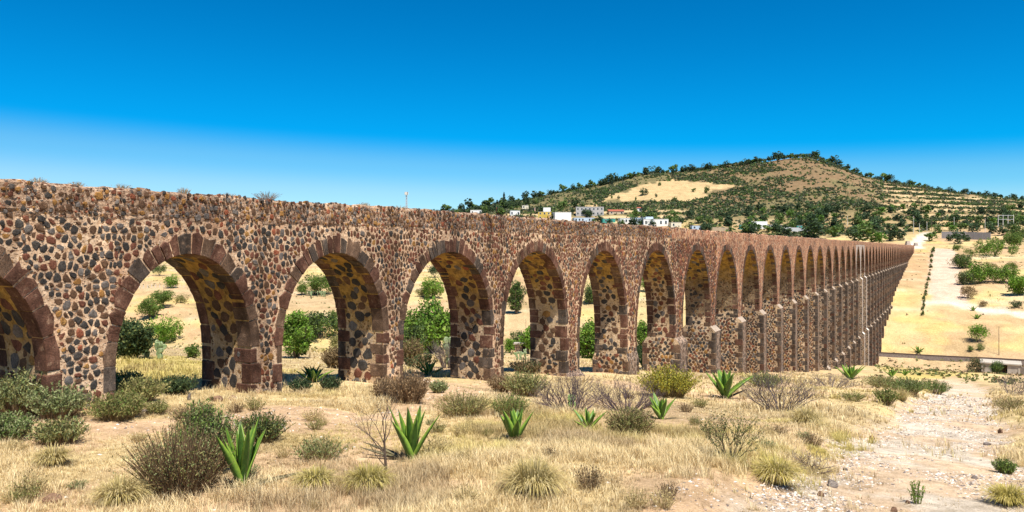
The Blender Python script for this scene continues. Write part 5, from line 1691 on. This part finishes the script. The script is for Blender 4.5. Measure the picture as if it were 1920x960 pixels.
p, t = at(1876, 697); W = px2m(1.0, t)
cu = empty("culvert", "concrete culvert with a pale slab roof and dark opening below the railway", "culvert", p, R(-32))
mb = MB(); mb.box(-5.0, 5.0, -2.6, 5.0, 2.35, 2.75, 0, .04); ob("roof_slab", mb.mesh("roof_slab", CONC), cu)
for x0_, x1_ in ((-4.1, -2.2), (1.6, 4.1)):
    mb = MB(); mb.box(x0_ + .003, x1_ - .003, -2.3, -1.9, -1.5, 2.347, 0, .02); ob("front_wall", mb.mesh("front_wall", CONC), cu)
for x in (-4.6, 4.1):
    mb = MB(); mb.box(x, x + .5, -2.4, 4.8, -1.5, 2.35, 0, .03); ob("side_wall", mb.mesh("side_wall", CONC), cu)
mb = MB(); mb.box(-4.1, 4.1, 4.3, 4.79, -1.5, 2.35); ob("back_wall", mb.mesh("back_wall", plain("shade_dark_concrete", (.16, .14, .12), .95)), cu)  # back wall coloured dark for the shade inside the culvert
mb = MB(); mb.add([(4.6, -2.4, -1.5), (8.5, -4.5, -1.5), (8.5, -4.5, .6), (4.6, -2.4, 2.3), (4.6, -2.0, -1.5), (8.5, -4.1, -1.5), (8.5, -4.1, .6), (4.6, -2.0, 2.3)], [(0, 1, 2, 3), (7, 6, 5, 4), (3, 2, 6, 7), (1, 5, 6, 2), (0, 3, 7, 4)])
ob("wing_wall", mb.mesh("wing_wall", CONC), cu)

def pole(px, base, top, label, mat_=None, r=.13, arms=1, name="utility_pole", cat_="pole"):
    p, t = at(px, base); H = px2m(base - top, t)
    root = empty(name, label, cat_, p - Vector((0, 0, .2)))
    r = max(r, px2m(.45, t))
    mb = MB(); mb.tube((0, 0, 0), (0, 0, H + .2), r, r * .65, 8, 0, True); ob("post", mb.mesh("post", mat_ or CONCP), root)
    for k in range(arms):
        mb = MB(); z = H - .25 - k * .9; mb.box(-.95, .95, -.06, .06, z, z + .12); ob("crossarm", mb.mesh("crossarm", WOOD), root)
        for x in (-.8, 0, .8):
            mb = MB(); mb.tube((x, 0, z + .12), (x, 0, z + .34), .05, .03, 6, 0, True); ob("insulator", mb.mesh("insulator", GALV), root)
    return root
pole(1873, 665, 612, "lone thin dark pole on the slope beyond the railway", WOOD, .10, 0)
pole(986, 643, 598, "thin wooden post beside the stone ruin in the fourth whole arch", WOOD, .07, 0, "post_marker")
pole(1589, 424, 404, "pale utility pole left of the town road, among the trees", None, .14, 1)
pole(1713, 438, 405, "tall pale utility pole standing left of the white town road", None, .14, 1)
pole(1724, 436, 418, "short pale pole just right of the tall pole at the town road", None, .12, 1)
pole(1738, 434, 416, "short pole at the left end of the grey block wall", None, .12, 1)
pole(1747, 434, 404, "thin dark pole near the left end of the grey block wall", WOOD, .1, 1)
pole(1789, 432, 407, "pale utility pole behind the middle of the grey block wall", None, .14, 1)
pole(1847, 440, 409, "pale utility pole before the right half of the grey block wall", None, .14, 1)
p, t = at(1886, 426)
ss = empty("substation_frame", "steel substation frame of four pale posts on the right, behind the wall", "substation", p)
for x in (-6.5, -2.4, 1.8, 6.5):
    mb = MB(); mb.tube((x, 0, -.3), (x, 0, 10.5), .28, .22, 6, 0, True); ob("post", mb.mesh("post", CONCP), ss, (0, 0, 0))
for z in (6.5, 9.8):
    mb = MB(); mb.box(-6.8, 6.8, -.15, .15, z, z + .3); ob("crossbeam", mb.mesh("crossbeam", GALV), ss)
# lattice mast on the skyline
p, t = at(762, 392); p = Vector(((762 - CX) / F * 1000, 1000, float(terrain((762 - CX) / F * 1000, 1000)))); t = 1000
H = (HY - 361) / F * 1000 - p.z
ms = empty("antenna_mast", "grey lattice radio mast rising above the aqueduct top against the sky", "mast", p)
mb = MB()
for a in range(3):
    an = a * 2.094; b0 = Vector((math.cos(an) * 1.5, math.sin(an) * 1.5, -1)); b1 = Vector((math.cos(an) * .75, math.sin(an) * .75, H))
    mb.tube(b0, b1, .55, .45, 4)
    for k in range(12):
        f0, f1 = k / 12, (k + 1) / 12; an2 = an + 2.094
        c0 = Vector((math.cos(an2) * 1.5, math.sin(an2) * 1.5, -1)); c1 = Vector((math.cos(an2) * .75, math.sin(an2) * .75, H))
        mb.tube(b0.lerp(b1, f0), c0.lerp(c1, f1), .2, .2, 3)
ob("lattice", mb.mesh("lattice", GALV), ms)
for a in range(3):
    an = a * 2.094 + .5; mb = MB(); mb.box(-.35, .35, -1.1, 1.1, H - 3, H + .8)
    ob("antenna_panel", mb.mesh("antenna_panel", CONCP), ms, (math.cos(an) * 1.8, math.sin(an) * 1.8, 0), (0, 0, an))

# ---------------------------------------------------------------- stone ruin in the fourth whole arch, masonry blocks at the far end
p, t = at(978, 663)
ru = empty("stone_ruin", "low stone ruin with a flat slab and dark opening seen in the fourth whole arch", "ruin", p, R(-8))
wv = px2m(1, t)
mb = MB(); mb.box(-13 * wv, 1 * wv, 0, 1.2, -.4, 17 * wv, 0, .04); ob("wall", mb.mesh("wall", RUB_SIDE), ru)
mb = MB(); mb.box(7 * wv, 14 * wv, 0, 1.2, -.4, 17 * wv, 0, .04); ob("wall", mb.mesh("wall", RUB_SIDE), ru)
mb = MB(); mb.box(1 * wv, 7 * wv, .7, 1.19, -.4, 17 * wv); ob("shade_panel", mb.mesh("shade_panel", plain("shade_black", (.03, .025, .02))), ru)  # near-black panel, the shade of the opening painted as a surface
mb = MB(); mb.box(-15 * wv, 16 * wv, -.15, 1.5, 17 * wv + .003, 20 * wv, 0, .03); ob("roof_slab", mb.mesh("roof_slab", CONC), ru)
for lab, px, w, h in (("tall pinkish rubble block at the far end of the aqueduct, left one", 1702, 9, 9), ("smaller pinkish rubble block at the far end of the aqueduct, right one", 1717, 7, 6)):
    p, t = at(px, 461)
    W, H = px2m(w, t) / 2, px2m(h, t)
    mb = MB()
    for k in range(4):
        z = H * k / 4; f = 1 - .09 * k
        mb.box(-W * f + rnd.uniform(-.2, .2), W * f, -W * f, W * f * .9, z - .3, z + H / 4, 0, .12, .05)
    tag(ob("rubble_block", mb.mesh("rubble_block", RUB_PALE), loc=p), lab, "ruin")

# ---------------------------------------------------------------- the village and the wall by the road
def wallm(name, c): return plain(name, c, .9, .1, .4, .08)
WALLC = {k: wallm("paint_" + k, c) for k, c in dict(white=(.80, .78, .74), cream=(.70, .62, .48), yellow=(.62, .44, .10), red=(.50, .05, .045), pink=(.58, .36, .28), tan=(.55, .43, .29), grey=(.42, .40, .38), blue=(.45, .55, .66), teal=(.06, .30, .25), ochre=(.55, .33, .12), brick=(.34, .15, .09)).items()}
GLASS = plain("dark_window_glass", (.03, .04, .05), .15, .5)
ROOFR = plain("red_tile_roof", (.33, .10, .06), .9)
ROOFG = plain("grey_flat_roof", (.48, .46, .44), .9)
FRAME = plain("white_frame", (.75, .74, .72), .7)
def house(label, px, base, w, h, wall, roof='flat', nwin=3, floors=1, door=True, rz=None, dep=.8, box=None, name="house", cat_="house"):
    p, t = at(px, base); W, H = px2m(w, t), px2m(h, t); Dp = max(4.0, W * dep)
    root = empty(name, label, cat_, p, R(rz if rz is not None else rnd.uniform(-6, 6)))
    mb = MB(); mb.box(-W / 2, W / 2, 0, Dp, -2.5, H); ob("wall", mb.mesh("wall", WALLC[wall]), root)
    if roof == 'flat':
        rm = MB(); e = .18
        rm.box(-W / 2 - e, W / 2 + e, -e, Dp + e, H + .003, H + .22); rf = ob("roof", rm.mesh("roof", ROOFG if wall != 'white' else WALLC['white']), root)
        if rnd.random() < .5:
            tk = MB(); tk.tube((0, 0, 0), (0, 0, 1.3), .55, .55, 10, 0, True); ob("water_tank", tk.mesh("water_tank", plain("tank", (.08, .08, .085), .6)), rf, (W * .25, Dp * .5, H + .22))
    else:
        rm = MB(); e = .5; rh = min(2.2, W * .2)
        v = [(-W / 2 - e, -e, H), (W / 2 + e, -e, H), (W / 2 + e, Dp + e, H), (-W / 2 - e, Dp + e, H), (-W / 2 - e, Dp / 2, H + rh), (W / 2 + e, Dp / 2, H + rh)]
        rm.add(v, [(0, 1, 5, 4), (2, 3, 4, 5), (1, 2, 5), (3, 0, 4), (3, 2, 1, 0)]); ob("roof", rm.mesh("roof", ROOFR), root)
    fh = H / floors
    for fl in range(floors):
        for k in range(nwin):
            x = -W / 2 + W * (k + .5) / nwin
            if door and fl == 0 and k == nwin // 2:
                m2 = MB(); m2.box(x - .5, x + .5, -.06, .02, 0, min(2.1, fh * .8)); ob("door", m2.mesh("door", WOOD), root)
                continue
            ww = min(.8, W / nwin * .32); z0 = fl * fh + fh * .35; z1 = fl * fh + fh * .78
            m2 = MB(); m2.box(x - ww - .12, x + ww + .12, -.05, .02, z0 - .12, z1 + .12); f = ob("window", m2.mesh("window", FRAME), root)
            m3 = MB(); m3.box(x - ww, x + ww, -.075, -.053, z0, z1); ob("pane", m3.mesh("pane", GLASS), f)
    if box:
        x0, x1, hh, c = box
        m4 = MB(); m4.box(W * x0, W * x1, Dp * .15, Dp * .9, H + .225, H + px2m(hh, t)); ob("upper_room", m4.mesh("upper_room", WALLC[c]), root)
    return root
house("small white house at the far left of the village, above the aqueduct", 893, 403, 22, 9, 'white', 'flat', 3)
house("bright red two storey house in the left part of the village", 936, 402, 11, 13, 'red', 'flat', 2, 2)
house("white house just left of the red house's trees", 966, 406, 18, 11, 'white', 'flat', 3)
house("yellow house with a white room on its roof", 1021, 412, 24, 15, 'yellow', 'flat', 3, 2, box=(-.1, .45, 8, 'white'))
house("ochre single storey house between the yellow house and the big white wall", 1036, 413, 16, 9, 'ochre', 'flat', 2)
house("large blank white building, brightest of the village", 1056, 415, 31, 17, 'white', 'flat', 0, 1, False, 10)
house("long modern hall with dark windows under a pale flat roof", 1106, 405, 52, 17, 'grey', 'flat', 7, 2, False, -4, .4, name="hall", cat_="building")
house("low red roofed house right of the modern hall", 1156, 402, 28, 6, 'tan', 'gable', 3)
house("pale blue row building below the modern hall", 1096, 417, 38, 9, 'blue', 'flat', 6)
house("green walled building in the middle of the village", 1142, 418, 24, 8, 'teal', 'flat', 2)
house("white house left of centre in the lower village", 1178, 420, 30, 11, 'white', 'flat', 4)
house("blue grey house with a dark front in the lower village", 1200, 420, 18, 12, 'blue', 'flat', 3)
house("long white house in the lower village", 1230, 425, 46, 14, 'white', 'flat', 5, box=(-.4, -.1, 5, 'blue'))
house("white house right of the long white one", 1268, 427, 20, 10, 'cream', 'flat', 2)
house("pale blue shed near the end of the village", 1307, 431, 19, 8, 'blue', 'flat', 2)
house("small white gabled house among trees", 1200, 398, 10, 8, 'white', 'gable', 1, 1, False)
house("white farm building with a second block on its roof, right of the village", 1437, 430, 62, 8, 'white', 'flat', 5, 1, True, 3, .35, (-.45, .05, 7, 'white'))
house("tan house at the foot of the hill, left of the dark trees", 1010, 398, 16, 8, 'pink', 'flat', 2)
house("small cream house highest in the left part of the village", 985, 392, 12, 7, 'cream', 'flat', 2)
house("green gated shed left of the white farm building", 1392, 430, 10, 8, 'teal', 'flat', 1, 1, False)
house("teal shed right of the white farm building", 1499, 431, 11, 8, 'teal', 'flat', 1, 1, False)

def long_wall(label, pts_px, h, m, seg, name="block_wall"):
    P = [at(*q_) for q_ in pts_px]
    root = empty(name, label, "wall", P[0][0])
    o0 = P[0][0]
    for (a, ta), (b, tb) in zip(P[:-1], P[1:]):
        d = b - a; L = math.hypot(d.x, d.y); n = max(1, int(L / seg)); H = px2m(h, (ta + tb) / 2)
        ang = math.atan2(d.y, d.x)
        for k in range(n):
            q_ = a + d * (k / n); mb = MB(); mb.box(0.01, L / n - .16, -.1, .1, -1.5, H, 0)
            ob("wall_panel", mb.mesh("wall_panel", m), root, q_ - o0, (0, 0, ang))
            mb = MB(); mb.box(-.16, .0, -.16, .16, -1.5, H + .15, 0)
            ob("wall_post", mb.mesh("wall_post", WALLC['grey']), root, q_ - o0, (0, 0, ang))
    return root
long_wall("long grey block wall on the right, beyond the end of the aqueduct", [(1766, 447), (1812, 448), (1858, 450)], 13, WALLC['grey'], 6)
long_wall("tan boundary wall at the right end of the village", [(1328, 432), (1372, 433)], 6, WALLC['tan'], 6)
long_wall("white boundary wall beside the farm building", [(1468, 433), (1530, 436)], 7, WALLC['white'], 6)
# parked car
p, t = at(1457, 431)
car = empty("parked_car", "small dark grey car parked before the white farm building", "car", p + Vector((0, -2, 0)), R(5))
mb = MB(); mb.box(-2.1, 2.1, -.85, .85, .35, .95, 0, .12); ob("body", mb.mesh("body", plain("car_paint", (.10, .11, .13), .35, .5)), car)
mb = MB(); mb.add([(-1.3, -.78, .95), (1.1, -.78, .95), (1.1, .78, .95), (-1.3, .78, .95), (-.8, -.65, 1.45), (.55, -.65, 1.45), (.55, .65, 1.45), (-.8, .65, 1.45)], [(0, 1, 5, 4), (1, 2, 6, 5), (2, 3, 7, 6), (3, 0, 4, 7), (4, 5, 6, 7)]); ob("cabin", mb.mesh("cabin", GLASS), car)
for x in (-1.3, 1.3):
    for y in (-.86, .7):
        mb = MB(); mb.tube((x, y, .33), (x, y + .18, .33), .33, .33, 12, 0, True); ob("wheel", mb.mesh("wheel", plain("tyre", (.02, .02, .02))), car)
# fence across the pink field, first arch
p0, t0 = at(262, 541); p1, t1 = at(345, 540)
fe = empty("field_fence", "thin pale post fence across the pink field in the first whole arch", "fence", p0)
for k in range(12):
    q_ = p0.lerp(p1, k / 11); q_.z = float(terrain(q_.x, q_.y)); mb = MB(); r_ = max(.06, px2m(.5, t0)); H = px2m(6, t0)
    mb.tube((0, 0, -.2), (0, 0, H), r_, r_, 5, 0, True); ob("fence_post", mb.mesh("fence_post", CONCP), fe, q_ - p0)

# ---------------------------------------------------------------- dry grass, pebbles and rocks
def grass_density(X, Y):
    r = np.hypot(X, Y); s, q = sq(X, Y)
    n = fbm(X, Y, 3.5, 4, 41); n2 = fbm(X, Y, 1.3, 3, 221)
    d = .30 + .70 * sstep(.64, .48, n)
    d = d * (.25 + .75 * sstep(.36, .52, n2))
    d = d * (1 - .86 * baremask(X, Y)) * (1 - .97 * washmask(X, Y) * np.maximum(sstep(.66, .58, fbm(X, Y, 1.6, 3, 229)), sstep(2.2, 1.4, polydist(X, Y, wash_pts))))
    d = np.where((q < .1) & (q > -TH - .1), d * .25, d)
    d = d * (1 - .55 * sstep(1.5, .2, np.abs(q)))
    return np.clip(d, 0, 1)
def blades(n, rmin, rmax, per, hscale, wscale, seed):
    r = np.random.default_rng(seed)
    X = []; Y = []
    while sum(map(len, X)) < n:
        a = np.radians(r.uniform(-37.5, 37.5, 60000)); k = r.random(60000)
        rr = rmin * (rmax / rmin) ** k
        x, y = np.sin(a) * rr, np.cos(a) * rr
        ok = r.random(60000) < grass_density(x, y)
        X.append(x[ok]); Y.append(y[ok])
    X = np.concatenate(X)[:n]; Y = np.concatenate(Y)[:n]
    hgt = hscale * (.055 + .15 * sstep(.40, .62, fbm(X, Y, 6, 3, 231))) * (.6 + .8 * r.random(n))
    tone = fbm(X, Y, 2.6, 3, 233)
    base = np.array([(.78, .635, .36), (.70, .55, .29), (.57, .435, .235), (.83, .70, .43)])[r.integers(0, 4, n)]
    yel = np.zeros(n)
    for p in YELLOW: yel = np.maximum(yel, softpoly(X, Y, p, .5))
    yel = np.maximum(yel, sstep(.58, .68, fbm(X, Y, 4.5, 3, 237)) * .8)
    base = base * (1 - .65 * yel[:, None]) + np.array((.50, .44, .10)) * .65 * yel[:, None]
    br = sstep(.55, .68, tone)[:, None] * .55
    base = base * (1 - br) + np.array((.34, .24, .14)) * br
    k = np.repeat(np.arange(n), per); m = len(k)
    rr = np.hypot(X, Y)[k]
    az = r.random(m) * 6.283; ca, sa = np.cos(az), np.sin(az)
    rad = .05 + .06 * r.random(m)
    bx, by = X[k] + ca * rad * r.random(m), Y[k] + sa * rad * r.random(m)
    bz = terrain(bx, by) - .01
    h = hgt[k] * (.55 + .7 * r.random(m)); out = h * (.15 + .75 * r.random(m))
    w = wscale * (.6 + .7 * r.random(m)) * np.maximum(1, rr / 22)
    sx, sy = -sa * w, ca * w
    c = base[k] * (.75 + .5 * r.random((m, 1)))
    B = np.stack([bx, by, bz], 1); S = np.stack([sx, sy, np.zeros(m)], 1)
    M1 = B + np.stack([ca * out * .35, sa * out * .35, h * .62], 1)
    T = B + np.stack([ca * out, sa * out, h], 1)
    V = np.stack([B - S, B + S, M1 + S * .75, M1 - S * .75, T], 1).reshape(-1, 3)
    i = np.arange(m) * 5
    Q = np.stack([i, i + 1, i + 2, i + 3], 1); Tt = np.stack([i + 3, i + 2, i + 4], 1)
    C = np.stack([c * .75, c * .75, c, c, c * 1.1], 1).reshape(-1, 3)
    return V, [Q, Tt], C
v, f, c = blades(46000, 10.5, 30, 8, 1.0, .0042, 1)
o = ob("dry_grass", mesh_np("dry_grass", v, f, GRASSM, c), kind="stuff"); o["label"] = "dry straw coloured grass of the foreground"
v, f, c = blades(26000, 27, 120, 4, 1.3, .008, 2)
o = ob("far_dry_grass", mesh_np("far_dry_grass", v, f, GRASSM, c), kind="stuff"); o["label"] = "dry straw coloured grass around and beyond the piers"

# pebbles of the wash and of the bare ground
def pebbles(n, rmin, rmax, dens, smin, smax, seed):
    r = np.random.default_rng(seed); X = []; Y = []
    while sum(map(len, X)) < n:
        a = np.radians(r.uniform(-36, 36, 40000)); rr = rmin * (rmax / rmin) ** r.random(40000)
        x, y = np.sin(a) * rr, np.cos(a) * rr
        ok = r.random(40000) < dens(x, y); X.append(x[ok]); Y.append(y[ok])
    X = np.concatenate(X)[:n]; Y = np.concatenate(Y)[:n]; Z = terrain(X, Y)
    s = smin * (smax / smin) ** (r.random(n) ** 2.2) * np.maximum(1, np.hypot(X, Y) / 30)
    base = np.array([(1, 0, 0), (0, 1, 0), (-1, 0, 0), (0, -1, 0), (0, 0, 1), (0, 0, -1)], float)
    d = base[None] * (.7 + .6 * r.random((n, 6, 1))) * s[:, None, None]; d[:, :, 2] *= .6
    d[:, :4, 2] += (r.random((n, 4)) - .3) * .4 * s[:, None]
    V = (d + np.stack([X, Y, Z], 1)[:, None]).reshape(-1, 3)
    fz = np.array([(0, 1, 4), (1, 2, 4), (2, 3, 4), (3, 0, 4), (1, 0, 5), (2, 1, 5), (3, 2, 5), (0, 3, 5)])
    Fc = (np.arange(n)[:, None, None] * 6 + fz[None]).reshape(-1, 3)
    c = pal(n, [(.58, .53, .46), (.46, .40, .34), (.24, .20, .17), (.66, .61, .54), (.40, .29, .21), (.15, .125, .11)], .2)
    return V, Fc, np.repeat(c, 6, 0)
v, f, c = pebbles(30000, 10.5, 80, lambda x, y: washmask(x, y) * sstep(.30, .52, fbm(x, y, 1.8, 3, 241)) + .004, .008, .05, 5)
o = ob("gravel", mesh_np("gravel", v, f, PEBBLE, c), kind="stuff"); o["label"] = "gravel and pebbles strewn along the dry wash"
v, f, c = pebbles(2500, 10.5, 60, lambda x, y: baremask(x, y) * .5 + .02, .010, .05, 6)
o = ob("scattered_stones", mesh_np("scattered_stones", v, f, PEBBLE, c), kind="stuff"); o["label"] = "small stones scattered over the bare soil"
def rock(label, px, py, w, h, m, seed):
    import bmesh
    p, t = at(px, py); W, H = px2m(w, t) / 2, px2m(h, t)
    r = random.Random(seed)
    bm = bmesh.new(); bmesh.ops.create_icosphere(bm, subdivisions=2, radius=1)
    ax = [Vector((r.uniform(-1, 1), r.uniform(-1, 1), r.uniform(-.3, 1))).normalized() for _ in range(7)]
    for v in bm.verts:
        c = v.co.copy()
        for a in ax:
            dd = c.dot(a)
            if dd > .62: c -= a * (dd - .62) * .85
        v.co = Vector((c.x * W, c.y * W * .8, c.z * H * .75 + H * .25)) * r.uniform(.97, 1.03)
    me = bpy.data.meshes.new("rock"); bm.to_mesh(me); bm.free(); me.materials.append(m)
    return tag(ob("rock", me, loc=p, rot=(0, 0, r.uniform(0, 6))), label, "rock")
RB = stone_mat("rock_brown", (.19, .115, .075), (.27, .17, .11), (.36, .25, .17))
RG = stone_mat("rock_grey", (.13, .11, .10), (.22, .19, .17), (.33, .30, .27))
rock("brown rock lying on the left side of the gravel wash", 1635, 824, 15, 9, RB, 1)
rock("dark rock on the left bank below the straw tussock by the wash", 1560, 912, 26, 16, RG, 2)
rock("rusty flat rock near the bottom of the frame, left of the wash", 1540, 930, 18, 10, RB, 3)
rock("rusty stone cut by the bottom frame edge in the wash", 1676, 959, 16, 9, RB, 4)
rock("brown rock on the right bank of the wash", 1876, 812, 12, 11, RB, 5)
rock("dark grey stone in the middle of the gravel wash", 1828, 897, 13, 6, RG, 6)
rock("dark stone low on the right bank of the gravel wash", 1852, 834, 18, 6, RG, 7)
rock("rusty stone just left of the yellow green sapling", 1703, 944, 12, 7, RB, 8)
rock("dark round stone in the wash, above the left rock", 1585, 882, 10, 6, RG, 9)
rock("reddish mound like rock in the grass at the lower left", 97, 940, 36, 20, RB, 10)
rock("grey boulder at the foot of the olive bush by the leftmost pier", 272, 775, 22, 10, RG, 11)
rock("upright grey stone before the first whole arch", 355, 750, 8, 16, RG, 12)
rock("pale broken rock against the pier right of the first whole arch", 405, 752, 30, 12, RB, 13)
rock("pale rock at the corner of the pier right of the first whole arch", 436, 750, 22, 10, RB, 14)
